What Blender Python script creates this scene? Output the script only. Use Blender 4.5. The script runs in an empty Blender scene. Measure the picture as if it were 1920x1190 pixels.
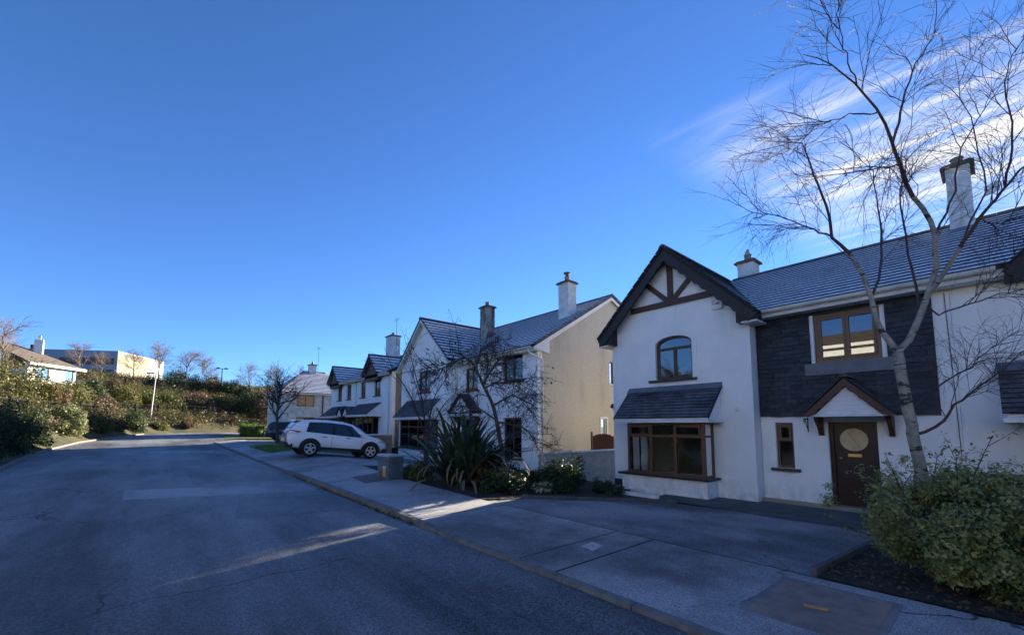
import bpy, math, random
import numpy as np
from mathutils import Vector, Matrix
from mathutils.geometry import tessellate_polygon

R = math.radians
scene = bpy.context.scene
COL = scene.collection

# ------------------------------------------------------------------ camera
CAM_H = 1.75
cam_data = bpy.data.cameras.new('camera')
cam = bpy.data.objects.new('camera', cam_data)
COL.objects.link(cam)
cam_data.sensor_fit = 'HORIZONTAL'
cam_data.sensor_width = 36.0
cam_data.lens = 36.0 * 780 / 1920
cam_data.shift_y = 132 / 1920
cam_data.clip_start = 0.05
cam_data.clip_end = 3000
cam.location = (0, 0, CAM_H)
cam.rotation_euler = (R(90 + 5.128), 0, R(-40.55))
scene.camera = cam

# ------------------------------------------------------------------ light
SUN_AZ = 76.6      # degrees from +Y (down the street) towards +X (the houses)
SUN_EL = 13.0
sun_dir = Vector((math.sin(R(SUN_AZ)) * math.cos(R(SUN_EL)), math.cos(R(SUN_AZ)) * math.cos(R(SUN_EL)), math.sin(R(SUN_EL))))
sd = bpy.data.lights.new('sun', 'SUN')
sd.energy = 5.0
sd.angle = R(0.5)
sd.color = (1.0, 0.87, 0.66)
sun = bpy.data.objects.new('sun', sd)
sun.rotation_euler = sun_dir.to_track_quat('Z', 'Y').to_euler()
COL.objects.link(sun)

world = bpy.data.worlds.new('World')
scene.world = world
world.use_nodes = True
wt = world.node_tree
wt.nodes.clear()
def wn(t): return wt.nodes.new(t)
sky = wn('ShaderNodeTexSky')
sky.sky_type = 'NISHITA'
sky.sun_disc = False
sky.sun_elevation = R(SUN_EL)
sky.sun_rotation = R(SUN_AZ)
sky.altitude = 60
sky.air_density = 0.8
sky.dust_density = 0.0
sky.ozone_density = 4.0
bg = wn('ShaderNodeBackground')
bg.inputs['Strength'].default_value = 0.05
wo = wn('ShaderNodeOutputWorld')
tc = wn('ShaderNodeTexCoord')
sep = wn('ShaderNodeSeparateXYZ')
wt.links.new(tc.outputs['Generated'], sep.inputs[0])
def wmath(op, a, b=None, c=None, clamp=False):
    n = wn('ShaderNodeMath'); n.operation = op; n.use_clamp = clamp
    for i, v in enumerate((a, b, c)):
        if v is None: continue
        if isinstance(v, (int, float)): n.inputs[i].default_value = v
        else: wt.links.new(v, n.inputs[i])
    return n.outputs[0]
zc = wmath('MAXIMUM', sep.outputs['Z'], 0.06)
px = wmath('DIVIDE', sep.outputs['X'], zc)
py = wmath('DIVIDE', sep.outputs['Y'], zc)
comb = wn('ShaderNodeCombineXYZ')
wt.links.new(px, comb.inputs[0]); wt.links.new(py, comb.inputs[1])
def cloud_layer(rot, sc, off, nscale, lo, hi, detail=7.0, dist=0.6):
    mp = wn('ShaderNodeMapping')
    mp.inputs['Rotation'].default_value = (0, 0, rot)
    mp.inputs['Scale'].default_value = sc
    mp.inputs['Location'].default_value = off
    wt.links.new(comb.outputs[0], mp.inputs[0])
    nz = wn('ShaderNodeTexNoise')
    nz.inputs['Scale'].default_value = nscale
    nz.inputs['Detail'].default_value = detail
    nz.inputs['Roughness'].default_value = 0.58
    nz.inputs['Distortion'].default_value = dist
    wt.links.new(mp.outputs[0], nz.inputs[0])
    mr = wn('ShaderNodeMapRange'); mr.interpolation_type = 'SMOOTHSTEP'
    mr.inputs['From Min'].default_value = lo; mr.inputs['From Max'].default_value = hi
    wt.links.new(nz.outputs[0], mr.inputs[0])
    return mr.outputs[0]
# thin cirrus lying over the houses on the sun's side of the sky
wisps = cloud_layer(R(14), (1.0, 0.16, 1), (0.3, 0.15, 0), 6.5, 0.48, 0.74, 10.0, 0.5)
veil = cloud_layer(R(14), (1.0, 0.30, 1), (1.7, 0.4, 0), 2.2, 0.35, 0.70, 6.0, 0.4)
def srange(v, lo, hi):
    mr = wn('ShaderNodeMapRange'); mr.interpolation_type = 'SMOOTHSTEP'
    mr.inputs['From Min'].default_value = lo; mr.inputs['From Max'].default_value = hi
    wt.links.new(v, mr.inputs[0]); return mr.outputs[0]
edge = wmath('ADD', px, wmath('MULTIPLY', py, 0.34))
bank = wmath('MULTIPLY', srange(edge, 1.40, 1.66), srange(wmath('MULTIPLY', py, -1.0), -0.82, -0.25))
cmask = wmath('MULTIPLY', wmath('ADD', wmath('MULTIPLY', wisps, 0.62), wmath('ADD', wmath('MULTIPLY', veil, 0.7), wmath('MULTIPLY', srange(px, 1.8, 3.0), 0.14))), bank, clamp=True)
mix = wn('ShaderNodeMix'); mix.data_type = 'RGBA'
wt.links.new(cmask, mix.inputs[0])
tint = wn('ShaderNodeMix'); tint.data_type = 'RGBA'; tint.blend_type = 'MULTIPLY'; tint.inputs[0].default_value = 1.0
tint.inputs[7].default_value = (0.77, 0.97, 1.27, 1)      # clear winter air, cool white balance
wt.links.new(sky.outputs[0], tint.inputs[6]); wt.links.new(tint.outputs[2], mix.inputs[6])
mix.inputs[7].default_value = (5.6, 5.5, 5.4, 1)
wt.links.new(mix.outputs[2], bg.inputs[0])
wt.links.new(bg.outputs[0], wo.inputs[0])

scene.view_settings.view_transform = 'Standard'
scene.view_settings.look = 'None'
scene.view_settings.exposure = 2.2
scene.view_settings.gamma = 1.0
scene.view_settings.use_curve_mapping = False
scene.render.engine = 'CYCLES'
scene.cycles.max_bounces = 6
scene.cycles.transparent_max_bounces = 16
scene.cycles.caustics_reflective = False
scene.cycles.caustics_refractive = False
try:
    scene.cycles.use_denoising = True
    scene.cycles.denoiser = 'OPENIMAGEDENOISE'
except Exception:
    pass

# ------------------------------------------------------------------ helpers
class MB:
    """collects faces, links them as ONE mesh object"""
    def __init__(s): s.v = []; s.f = []; s.m = []
    def face(s, pts, mi=0):
        b = len(s.v); s.v.extend([tuple(p) for p in pts]); s.f.append(tuple(range(b, b + len(pts)))); s.m.append(mi)
    def box(s, x0, x1, y0, y1, z0, z1, mi=0):
        b = len(s.v)
        s.v += [(x, y, z) for z in (z0, z1) for y in (y0, y1) for x in (x0, x1)]
        for q in ((0, 2, 3, 1), (4, 5, 7, 6), (0, 1, 5, 4), (2, 6, 7, 3), (0, 4, 6, 2), (1, 3, 7, 5)):
            s.f.append(tuple(b + i for i in q)); s.m.append(mi)
    def hexa(s, p, mi=0):          # 8 points ordered like box()
        b = len(s.v); s.v += [tuple(q) for q in p]
        for q in ((0, 2, 3, 1), (4, 5, 7, 6), (0, 1, 5, 4), (2, 6, 7, 3), (0, 4, 6, 2), (1, 3, 7, 5)):
            s.f.append(tuple(b + i for i in q)); s.m.append(mi)
    def prism(s, poly, vec, mi=0): # polygon (3-D points) extruded by vec
        vec = Vector(vec); n = len(poly); b = len(s.v)
        A = [Vector(p) for p in poly]
        s.v += [tuple(p) for p in A] + [tuple(p + vec) for p in A]
        tri = tessellate_polygon([A])
        for t in tri:
            s.f.append(tuple(b + i for i in t)); s.m.append(mi)
            s.f.append(tuple(b + n + i for i in reversed(t))); s.m.append(mi)
        for i in range(n):
            j = (i + 1) % n
            s.f.append((b + i, b + j, b + n + j, b + n + i)); s.m.append(mi)
    def bar(s, a, c, w, h, mi=0, up=(0, 0, 1)):   # square bar from a to c
        a = Vector(a); c = Vector(c); d = (c - a).normalized(); u = Vector(up)
        if abs(d.dot(u)) > 0.98: u = Vector((1, 0, 0))
        x = d.cross(u).normalized() * (w / 2); y = x.cross(d).normalized() * (h / 2)
        s.hexa([a - x - y, a + x - y, a - x + y, a + x + y, c - x - y, c + x - y, c - x + y, c + x + y], mi)
    def tube(s, pts, rad, n=6, mi=0, cap=True):
        pts = [Vector(p) for p in pts]
        if isinstance(rad, (int, float)): rad = [rad] * len(pts)
        rings = []; ref = None
        for i, p in enumerate(pts):
            d = (pts[min(i + 1, len(pts) - 1)] - pts[max(i - 1, 0)])
            if d.length < 1e-9: d = Vector((0, 0, 1))
            d.normalize()
            if ref is None:
                ref = d.orthogonal().normalized()
            x = (ref - d * ref.dot(d))
            if x.length < 1e-6: x = d.orthogonal()
            x.normalize(); ref = x; y = d.cross(x)
            b = len(s.v)
            for k in range(n):
                a = 2 * math.pi * k / n
                s.v.append(tuple(p + (x * math.cos(a) + y * math.sin(a)) * rad[i]))
            rings.append(b)
        for i in range(len(rings) - 1):
            for k in range(n):
                k2 = (k + 1) % n
                s.f.append((rings[i] + k, rings[i] + k2, rings[i + 1] + k2, rings[i + 1] + k)); s.m.append(mi)
        if cap:
            s.f.append(tuple(rings[0] + k for k in reversed(range(n)))); s.m.append(mi)
            s.f.append(tuple(rings[-1] + k for k in range(n))); s.m.append(mi)
    def lathe(s, prof, c, n=16, mi=0, axis=(0, 0, 1), ring=False):
        ax = Vector(axis).normalized(); x = ax.orthogonal().normalized(); y = ax.cross(x); c = Vector(c)
        rings = []
        for r, h in prof:
            b = len(s.v)
            for k in range(n):
                a = 2 * math.pi * k / n
                s.v.append(tuple(c + ax * h + (x * math.cos(a) + y * math.sin(a)) * r))
            rings.append(b)
        for i in range(len(rings) - 1):
            for k in range(n):
                k2 = (k + 1) % n
                s.f.append((rings[i] + k, rings[i] + k2, rings[i + 1] + k2, rings[i + 1] + k)); s.m.append(mi)
        if prof[0][0] > .15 and prof[-1][0] > .15 and ring:
            for k in range(n):
                k2 = (k + 1) % n; s.f.append((rings[-1] + k, rings[-1] + k2, rings[0] + k2, rings[0] + k)); s.m.append(mi)
            return
        s.f.append(tuple(rings[0] + k for k in reversed(range(n)))); s.m.append(mi)
        s.f.append(tuple(rings[-1] + k for k in range(n))); s.m.append(mi)
    def build(s, name, mats, parent=None, smooth=False):
        me = bpy.data.meshes.new(name)
        me.from_pydata(s.v, [], s.f)
        for m in (mats if isinstance(mats, (list, tuple)) else [mats]): me.materials.append(m)
        me.polygons.foreach_set('material_index', s.m)
        if smooth: me.polygons.foreach_set('use_smooth', [True] * len(s.f))
        me.update()
        return link(name, me, parent)

def link(name, data, parent=None):
    o = bpy.data.objects.new(name, data)
    COL.objects.link(o)
    if parent is not None:
        o.parent = parent
        if parent.type == 'EMPTY':
            o.matrix_parent_inverse = Matrix.Translation(-parent.location)
    return o

def tag(o, label=None, cat=None, group=None, kind=None):
    if label: o['label'] = label
    if cat: o['category'] = cat
    if group: o['group'] = group
    if kind: o['kind'] = kind
    return o

def thing(name, label, cat, loc=(0, 0, 0), group=None):
    o = bpy.data.objects.new(name, None)
    o.empty_display_size = 0.2
    o.location = loc
    COL.objects.link(o)
    return tag(o, label, cat, group)

def np_mesh(name, verts, quads, mats, parent=None, mi=None, smooth=False):
    """verts (n,3), quads (m,4)"""
    me = bpy.data.meshes.new(name)
    n, m = len(verts), len(quads)
    me.vertices.add(n); me.vertices.foreach_set('co', np.asarray(verts, np.float32).ravel())
    k = quads.shape[1]
    me.loops.add(m * k); me.loops.foreach_set('vertex_index', np.asarray(quads, np.int32).ravel())
    me.polygons.add(m)
    me.polygons.foreach_set('loop_start', np.arange(0, m * k, k, dtype=np.int32))
    me.polygons.foreach_set('loop_total', np.full(m, k, np.int32))
    for q in (mats if isinstance(mats, (list, tuple)) else [mats]): me.materials.append(q)
    if mi is not None: me.polygons.foreach_set('material_index', np.asarray(mi, np.int32))
    if smooth: me.polygons.foreach_set('use_smooth', np.ones(m, bool))
    me.update(calc_edges=True)
    me.validate()
    return link(name, me, parent)

# ------------------------------------------------------------------ materials
def mat(name, c1, c2=None, rough=0.8, scale=8.0, detail=5.0, bump=0.0, bscale=60.0, spec=0.4, metal=0.0,
        c3=None, s3=1.5, lo3=0.5, hi3=0.65, stretch=(1, 1, 1), trans=0.0, lo=0.35, hi=0.65, coat=0.0, s3stretch=(1, 1, 1), foot=None):
    m = bpy.data.materials.new(name); m.use_nodes = True
    t = m.node_tree; p = t.nodes['Principled BSDF']
    p.inputs['Roughness'].default_value = rough
    p.inputs['Metallic'].default_value = metal
    p.inputs['Specular IOR Level'].default_value = spec
    p.inputs['Coat Weight'].default_value = coat
    c1 = tuple(c1) + (1,)
    tc = t.nodes.new('ShaderNodeTexCoord')
    def noise(sc, det, st):
        mp = t.nodes.new('ShaderNodeMapping'); mp.inputs['Scale'].default_value = st
        t.links.new(tc.outputs['Object'], mp.inputs[0])
        n = t.nodes.new('ShaderNodeTexNoise'); n.inputs['Scale'].default_value = sc; n.inputs['Detail'].default_value = det
        n.inputs['Roughness'].default_value = 0.6
        t.links.new(mp.outputs[0], n.inputs[0]); return n.outputs[0]
    def rng(v, a, b):
        mr = t.nodes.new('ShaderNodeMapRange'); mr.interpolation_type = 'SMOOTHSTEP'
        mr.inputs['From Min'].default_value = a; mr.inputs['From Max'].default_value = b
        t.links.new(v, mr.inputs[0]); return mr.outputs[0]
    col = None
    if c2 is not None:
        mx = t.nodes.new('ShaderNodeMix'); mx.data_type = 'RGBA'
        mx.inputs[6].default_value = c1; mx.inputs[7].default_value = tuple(c2) + (1,)
        t.links.new(rng(noise(scale, detail, stretch), lo, hi), mx.inputs[0]); col = mx.outputs[2]
    if c3 is not None:
        mx = t.nodes.new('ShaderNodeMix'); mx.data_type = 'RGBA'
        if col is None: mx.inputs[6].default_value = c1
        else: t.links.new(col, mx.inputs[6])
        mx.inputs[7].default_value = tuple(c3) + (1,)
        t.links.new(rng(noise(s3, 6.0, s3stretch), lo3, hi3), mx.inputs[0]); col = mx.outputs[2]
    if foot:
        sz = t.nodes.new('ShaderNodeSeparateXYZ'); t.links.new(tc.outputs['Object'], sz.inputs[0])
        mr = t.nodes.new('ShaderNodeMapRange'); mr.inputs['From Min'].default_value = .30; mr.inputs['From Max'].default_value = -.30; t.links.new(sz.outputs['Z'], mr.inputs[0])
        ml = t.nodes.new('ShaderNodeMath'); ml.operation = 'MULTIPLY'; ml.use_clamp = True; t.links.new(mr.outputs[0], ml.inputs[0]); t.links.new(rng(noise(5.0, 7.0, (1, 1, .6)), .38, .66), ml.inputs[1])
        mx = t.nodes.new('ShaderNodeMix'); mx.data_type = 'RGBA'; t.links.new(ml.outputs[0], mx.inputs[0]); t.links.new(col, mx.inputs[6]); mx.inputs[7].default_value = tuple(foot) + (1,); col = mx.outputs[2]
    if col is None: p.inputs['Base Color'].default_value = c1
    else: t.links.new(col, p.inputs['Base Color'])
    if bump:
        b = t.nodes.new('ShaderNodeBump'); b.inputs['Strength'].default_value = bump; b.inputs['Distance'].default_value = 0.01
        t.links.new(noise(bscale, 3.0, (1, 1, 1)), b.inputs['Height']); t.links.new(b.outputs[0], p.inputs['Normal'])
    if trans:
        tr = t.nodes.new('ShaderNodeBsdfTranslucent'); ms = t.nodes.new('ShaderNodeMixShader'); ms.inputs[0].default_value = trans
        if col is None: tr.inputs[0].default_value = c1
        else: t.links.new(col, tr.inputs[0])
        t.links.new(p.outputs[0], ms.inputs[1]); t.links.new(tr.outputs[0], ms.inputs[2])
        t.links.new(ms.outputs[0], t.nodes['Material Output'].inputs[0])
    return m

def glass_mat(name, tint=(0.95, 0.97, 0.97), base=0.0, rough=0.01, k=1.0):
    m = bpy.data.materials.new(name); m.use_nodes = True
    t = m.node_tree; t.nodes.clear()
    o = t.nodes.new('ShaderNodeOutputMaterial'); ms = t.nodes.new('ShaderNodeMixShader')
    tr = t.nodes.new('ShaderNodeBsdfTransparent'); tr.inputs[0].default_value = tint + (1,)
    gl = t.nodes.new('ShaderNodeBsdfGlossy'); gl.inputs['Roughness'].default_value = rough
    gl.inputs[0].default_value = (0.95, 0.97, 1.0, 1)
    fr = t.nodes.new('ShaderNodeFresnel'); fr.inputs[0].default_value = 1.52
    ad = t.nodes.new('ShaderNodeMath'); ad.operation = 'MULTIPLY_ADD'; ad.use_clamp = True
    ad.inputs[1].default_value = k; ad.inputs[2].default_value = base
    t.links.new(fr.outputs[0], ad.inputs[0]); t.links.new(ad.outputs[0], ms.inputs[0])
    t.links.new(tr.outputs[0], ms.inputs[1]); t.links.new(gl.outputs[0], ms.inputs[2]); t.links.new(ms.outputs[0], o.inputs[0])
    return m

def ground_mat(name, c1, c2, frost, famt=.7, fscale=.22, flo=.42, fhi=.66, stretch=(1, .35, 1), rough=.6, crack=.35, lanes=0.0, tone=(.72, 1.25), stone=110):
    """tarmac or concrete: stone grain, broad tone changes, granular frost, a few cracks, tyre lanes"""
    m = bpy.data.materials.new(name); m.use_nodes = True; t = m.node_tree; p = t.nodes['Principled BSDF']; N = t.nodes.new; K = t.links.new
    p.inputs['Roughness'].default_value = rough; p.inputs['Specular IOR Level'].default_value = .45
    tc = N('ShaderNodeTexCoord')
    def noise(sc, det, st=(1, 1, 1), loc=(0, 0, 0), rg=.6):
        mp = N('ShaderNodeMapping'); mp.inputs['Scale'].default_value = st; mp.inputs['Location'].default_value = loc; K(tc.outputs['Object'], mp.inputs[0])
        n = N('ShaderNodeTexNoise'); n.inputs['Scale'].default_value = sc; n.inputs['Detail'].default_value = det; n.inputs['Roughness'].default_value = rg; K(mp.outputs[0], n.inputs[0]); return n.outputs[0]
    def rng(v, a, b, lo=0, hi=1):
        r = N('ShaderNodeMapRange'); r.interpolation_type = 'SMOOTHSTEP'; r.inputs['From Min'].default_value = a; r.inputs['From Max'].default_value = b; r.inputs['To Min'].default_value = lo; r.inputs['To Max'].default_value = hi; K(v, r.inputs[0]); return r.outputs[0]
    def mth(op, a, b):
        n = N('ShaderNodeMath'); n.operation = op
        for i, v in enumerate((a, b)):
            if isinstance(v, (int, float)): n.inputs[i].default_value = v
            else: K(v, n.inputs[i])
        return n.outputs[0]
    def mixc(f, a, b, mode='MIX'):
        x = N('ShaderNodeMix'); x.data_type = 'RGBA'; x.blend_type = mode
        for i, v in ((0, f), (6, a), (7, b)):
            if isinstance(v, (int, float)): x.inputs[i].default_value = v
            elif isinstance(v, tuple): x.inputs[i].default_value = v + (1,)
            else: K(v, x.inputs[i])
        return x.outputs[2]
    vo = N('ShaderNodeTexVoronoi'); vo.inputs['Scale'].default_value = stone; K(tc.outputs['Object'], vo.inputs['Vector'])
    sepc = N('ShaderNodeSeparateColor'); K(vo.outputs['Color'], sepc.inputs[0])
    base = mixc(rng(sepc.outputs[0], .15, .95), c1, c2)
    tn = rng(noise(.30, 6, stretch, (3.1, 7.7, 0)), .3, .7, tone[0], tone[1])
    if lanes: tn = mth('MULTIPLY', tn, rng(noise(1.3, 4, (1, .035, 1), (1.3, 0, 0)), .38, .62, 1 - lanes, 1 + lanes * .5))
    cc = N('ShaderNodeCombineColor'); [K(tn, cc.inputs[i]) for i in range(3)]
    base = mixc(1.0, base, cc.outputs[0], 'MULTIPLY')
    F = rng(noise(fscale, 10, stretch, (0, 0, 0), .66), flo, fhi); G = rng(noise(65, 3), .40, .62, .25, 1.0)
    ff = mth('MULTIPLY', mth('MULTIPLY', F, G), famt)
    col = mixc(ff, base, frost)
    if crack:
        mp = N('ShaderNodeMapping'); mp.inputs['Scale'].default_value = (1, 1, 1); K(tc.outputs['Object'], mp.inputs[0])
        dn = N('ShaderNodeTexNoise'); dn.inputs['Scale'].default_value = 2.2; dn.inputs['Detail'].default_value = 6; K(mp.outputs[0], dn.inputs[0])
        va = N('ShaderNodeVectorMath'); va.operation = 'SCALE'; va.inputs['Scale'].default_value = .5; K(dn.outputs['Color'], va.inputs[0])
        vb = N('ShaderNodeVectorMath'); vb.operation = 'ADD'; K(mp.outputs[0], vb.inputs[0]); K(va.outputs[0], vb.inputs[1])
        ve = N('ShaderNodeTexVoronoi'); ve.feature = 'DISTANCE_TO_EDGE'; ve.inputs['Scale'].default_value = .30; K(vb.outputs[0], ve.inputs['Vector'])
        cr = mth('MULTIPLY', rng(ve.outputs['Distance'], .0025, .006, 1, 0), rng(noise(.22, 3, (1, 1, 1), (9, 2, 0)), .50, .58))
        col = mixc(mth('MULTIPLY', cr, crack), col, (.02, .02, .021))
    K(col, p.inputs['Base Color'])
    b = N('ShaderNodeBump'); b.inputs['Strength'].default_value = .9; b.inputs['Distance'].default_value = .010; K(vo.outputs['Distance'], b.inputs['Height']); K(b.outputs[0], p.inputs['Normal'])
    return m

M = {}
M['render'] = mat('white_render', (0.86, 0.86, 0.84), (0.80, 0.80, 0.785), 0.85, 1.2, 6, 0.5, 110, c3=(0.70, 0.695, 0.66), s3=2.2, lo3=0.57, hi3=0.80, s3stretch=(1, 1, 0.14), foot=(0.55, 0.55, 0.48))
M['render_dash'] = mat('tan_pebbledash', (0.64, 0.57, 0.46), (0.38, 0.345, 0.29), 0.95, 36, 6, 1.0, 45, c3=(0.34, 0.31, 0.26), s3=1.1, lo3=0.48, hi3=0.8, s3stretch=(1, 1, 0.22))
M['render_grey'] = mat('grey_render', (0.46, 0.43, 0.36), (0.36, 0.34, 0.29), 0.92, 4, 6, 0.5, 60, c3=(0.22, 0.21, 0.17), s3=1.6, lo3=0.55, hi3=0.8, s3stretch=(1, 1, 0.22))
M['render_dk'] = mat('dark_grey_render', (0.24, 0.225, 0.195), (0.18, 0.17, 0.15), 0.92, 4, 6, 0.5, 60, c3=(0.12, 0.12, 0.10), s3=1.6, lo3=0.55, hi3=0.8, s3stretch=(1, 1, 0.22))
M['white_paint'] = mat('white_paint', (0.78, 0.78, 0.77), (0.70, 0.71, 0.70), 0.5, 3, 5, c3=(0.42, 0.43, 0.40), s3=3.0, lo3=0.62, hi3=0.85)
M['cream'] = mat('cream_fascia', (0.66, 0.65, 0.60), (0.56, 0.55, 0.50), 0.5, 3, 5, c3=(0.30, 0.30, 0.25), s3=2.5, lo3=0.58, hi3=0.8)
M['black'] = mat('black_paint', (0.018, 0.018, 0.022), (0.03, 0.03, 0.034), 0.5, 12)
M['sill'] = mat('dark_sill', (0.022, 0.024, 0.03), (0.04, 0.042, 0.05), 0.45, 10)
M['barge'] = mat('dark_stained_board', (0.020, 0.016, 0.017), (0.034, 0.027, 0.026), 0.6, 20, stretch=(1, 6, 6))
M['timber'] = mat('brown_stained_timber', (0.055, 0.026, 0.018), (0.085, 0.042, 0.028), 0.55, 24, stretch=(6, 6, 1))
M['redwood'] = mat('red_brown_timber', (0.060, 0.022, 0.016), (0.085, 0.030, 0.021), 0.5, 22, stretch=(1, 5, 5))
M['frame'] = mat('golden_oak_frame', (0.155, 0.068, 0.026), (0.105, 0.046, 0.019), 0.42, 26, stretch=(8, 8, 0.6), spec=0.5)
M['frame_dark'] = mat('dark_oak_frame', (0.085, 0.04, 0.022), (0.05, 0.025, 0.015), 0.45, 26, stretch=(8, 8, 0.6))
M['door'] = mat('mahogany_door', (0.026, 0.009, 0.008), (0.016, 0.006, 0.006), 0.4, 22, stretch=(7, 7, 0.6), spec=0.4)
M['gold'] = mat('tan_frosted_panel', (0.60, 0.47, 0.26), (0.50, 0.39, 0.22), 0.45, 9, c3=(0.42, 0.33, 0.19), s3=4)
M['brass'] = mat('brass', (0.75, 0.52, 0.18), (0.6, 0.4, 0.14), 0.3, 12, metal=0.8)
M['slate'] = mat('black_slate', (0.014, 0.017, 0.022), (0.026, 0.030, 0.037), 0.6, 7, 6, 0.25, 45, c3=(0.06, 0.065, 0.075), s3=9, lo3=0.70, hi3=0.9)
M['slate_b'] = mat('blue_grey_slate', (0.022, 0.026, 0.033), (0.036, 0.041, 0.050), 0.55, 7, 6, 0.25, 45)
M['slate_c'] = mat('dark_slate', (0.009, 0.011, 0.015), (0.016, 0.019, 0.024), 0.6, 7, 6, 0.25, 45)
M['lead'] = mat('lead_flashing', (0.14, 0.16, 0.19), (0.10, 0.115, 0.14), 0.5, 5)
M['tile'] = mat('frosted_roof_tile', (0.78, 0.79, 0.82), (0.55, 0.56, 0.60), 0.7, 5.5, 7, 0.3, 60, c3=(0.13, 0.13, 0.135), s3=1.0, lo3=0.57, hi3=0.87)
M['tile_edge'] = mat('roof_tile_edge', (0.016, 0.017, 0.020), (0.028, 0.028, 0.032), 0.85, 9)
M['tile_dark'] = mat('bare_roof_tile', (0.12, 0.122, 0.14), (0.07, 0.072, 0.083), 0.7, 4, 7, 0.3, 60, c3=(0.035, 0.036, 0.042), s3=1.6, lo3=0.46, hi3=0.70)
M['ridge'] = mat('ridge_tile', (0.065, 0.065, 0.068), (0.10, 0.10, 0.10), 0.85, 7, c3=(0.07, 0.08, 0.03), s3=4, lo3=0.55, hi3=0.75)
M['chimney'] = mat('weathered_chimney_render', (0.62, 0.63, 0.62), (0.48, 0.49, 0.47), 0.9, 3, 6, 0.4, 60, c3=(0.20, 0.21, 0.15), s3=2.4, lo3=0.55, hi3=0.75, s3stretch=(1, 1, 0.4))
M['chimney_dirty'] = mat('stained_chimney_render', (0.34, 0.32, 0.28), (0.20, 0.18, 0.15), 0.92, 3, 6, 0.4, 60, c3=(0.09, 0.06, 0.045), s3=2.0, lo3=0.45, hi3=0.62, s3stretch=(1, 1, 0.3))
M['cap'] = mat('chimney_cap_concrete', (0.13, 0.105, 0.085), (0.085, 0.07, 0.058), 0.95, 8, c3=(0.10, 0.11, 0.05), s3=5, lo3=0.55, hi3=0.7)
M['pot'] = mat('clay_pot', (0.30, 0.21, 0.15), (0.2, 0.15, 0.11), 0.9, 9)
M['pvc'] = mat('white_pvc', (0.72, 0.73, 0.73), (0.62, 0.63, 0.62), 0.4, 4)
M['asphalt'] = ground_mat('frosted_asphalt', (.030, .031, .035), (.150, .153, .165), (.50, .51, .535), .85, .16, .36, .64, lanes=.4, crack=.9, stone=70)
M['asphalt_dark'] = ground_mat('patched_asphalt', (.026, .027, .031), (.125, .128, .138), (.48, .49, .515), .8, .16, .38, .66, crack=0, stone=70)
M['asphalt_pale'] = ground_mat('frosty_trench_strip', (.05, .052, .058), (.19, .194, .206), (.54, .55, .575), .9, .3, .32, .58, crack=.5, stone=70)
M['concrete'] = ground_mat('footpath_concrete', (.10, .101, .106), (.27, .272, .283), (.60, .61, .635), .85, .30, .36, .62, (1, 1, 1), .62, .9, tone=(.60, 1.2), stone=110)
M['concrete_dk'] = mat('damp_concrete', (0.105, 0.105, 0.108), (0.075, 0.076, 0.078), 0.9, 1.5, 7, 0.5, 60, c3=(0.06, 0.065, 0.045), s3=1.3, lo3=0.55, hi3=0.8)
M['kerb'] = mat('kerb_concrete', (0.19, 0.18, 0.165), (0.12, 0.115, 0.105), 0.92, 5, 6, 0.5, 60, c3=(0.06, 0.065, 0.03), s3=3, lo3=0.58, hi3=0.8)
M['macadam'] = ground_mat('driveway_macadam', (.034, .035, .04), (.17, .173, .187), (.50, .51, .54), .85, .28, .36, .64, (1, 1, 1), .65, .5, stone=80)
M['joint'] = mat('joint_dirt', (0.035, 0.035, 0.033), None, 0.95)
M['soil'] = mat('dark_soil', (0.028, 0.022, 0.018), (0.05, 0.04, 0.032), 0.98, 9, 7, 1.0, 30)
M['earth'] = mat('rough_grass_bank', (0.045, 0.05, 0.02), (0.085, 0.07, 0.035), 0.98, 0.7, 8, 0.8, 12, c3=(0.03, 0.04, 0.018), s3=0.25)
M['lawn'] = mat('lawn', (0.05, 0.085, 0.022), (0.085, 0.12, 0.035), 0.95, 5, 7, 1.0, 40)
M['iron'] = mat('rusty_cast_iron', (0.15, 0.125, 0.12), (0.10, 0.088, 0.088), 0.7, 6, 6, 0.4, 50, c3=(0.16, 0.115, 0.09), s3=2.5)
M['cover'] = mat('weathered_cover_iron', (0.20, 0.19, 0.19), (0.14, 0.135, 0.138), 0.7, 5, 6, 0.4, 50, c3=(0.23, 0.205, 0.19), s3=2.0)
M['steel'] = mat('galvanised_steel', (0.42, 0.44, 0.47), (0.34, 0.36, 0.39), 0.45, 6, metal=0.3)
M['lampgrey'] = mat('pale_grey_pole', (0.52, 0.52, 0.50), (0.42, 0.42, 0.40), 0.6, 5)
M['metal_dark'] = mat('dark_metal', (0.022, 0.023, 0.026), None, 0.85, spec=0.15)
M['cabinet'] = mat('green_grey_cabinet', (0.115, 0.14, 0.155), (0.09, 0.115, 0.13), 0.55, 4, c3=(0.16, 0.18, 0.19), s3=3)
M['yellow'] = mat('yellow_label', (0.75, 0.52, 0.03), None, 0.5)
M['label_white'] = mat('white_label', (0.8, 0.8, 0.8), None, 0.5)
M['ink'] = mat('dark_ink', (0.02, 0.035, 0.07), None, 0.6)
M['orange'] = mat('orange_strip', (0.55, 0.26, 0.10), (0.4, 0.2, 0.09), 0.7, 30)
M['bin'] = mat('black_bin_plastic', (0.014, 0.014, 0.016), (0.022, 0.022, 0.024), 0.45, 6)
M['curtain'] = mat('pale_curtain', (0.85, 0.87, 0.87), (0.75, 0.78, 0.78), 0.9, 9, stretch=(9, 9, 0.2), trans=0.35)
M['room'] = mat('room_wall', (0.30, 0.26, 0.20), (0.26, 0.22, 0.17), 0.9, 1)
M['glass'] = glass_mat('window_glass')
M['glass_hi'] = glass_mat('upper_window_glass', (0.5, 0.54, 0.56), 0.03, k=1.7)
M['carglass'] = glass_mat('car_glass', (0.10, 0.12, 0.13), 0.05)
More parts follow.
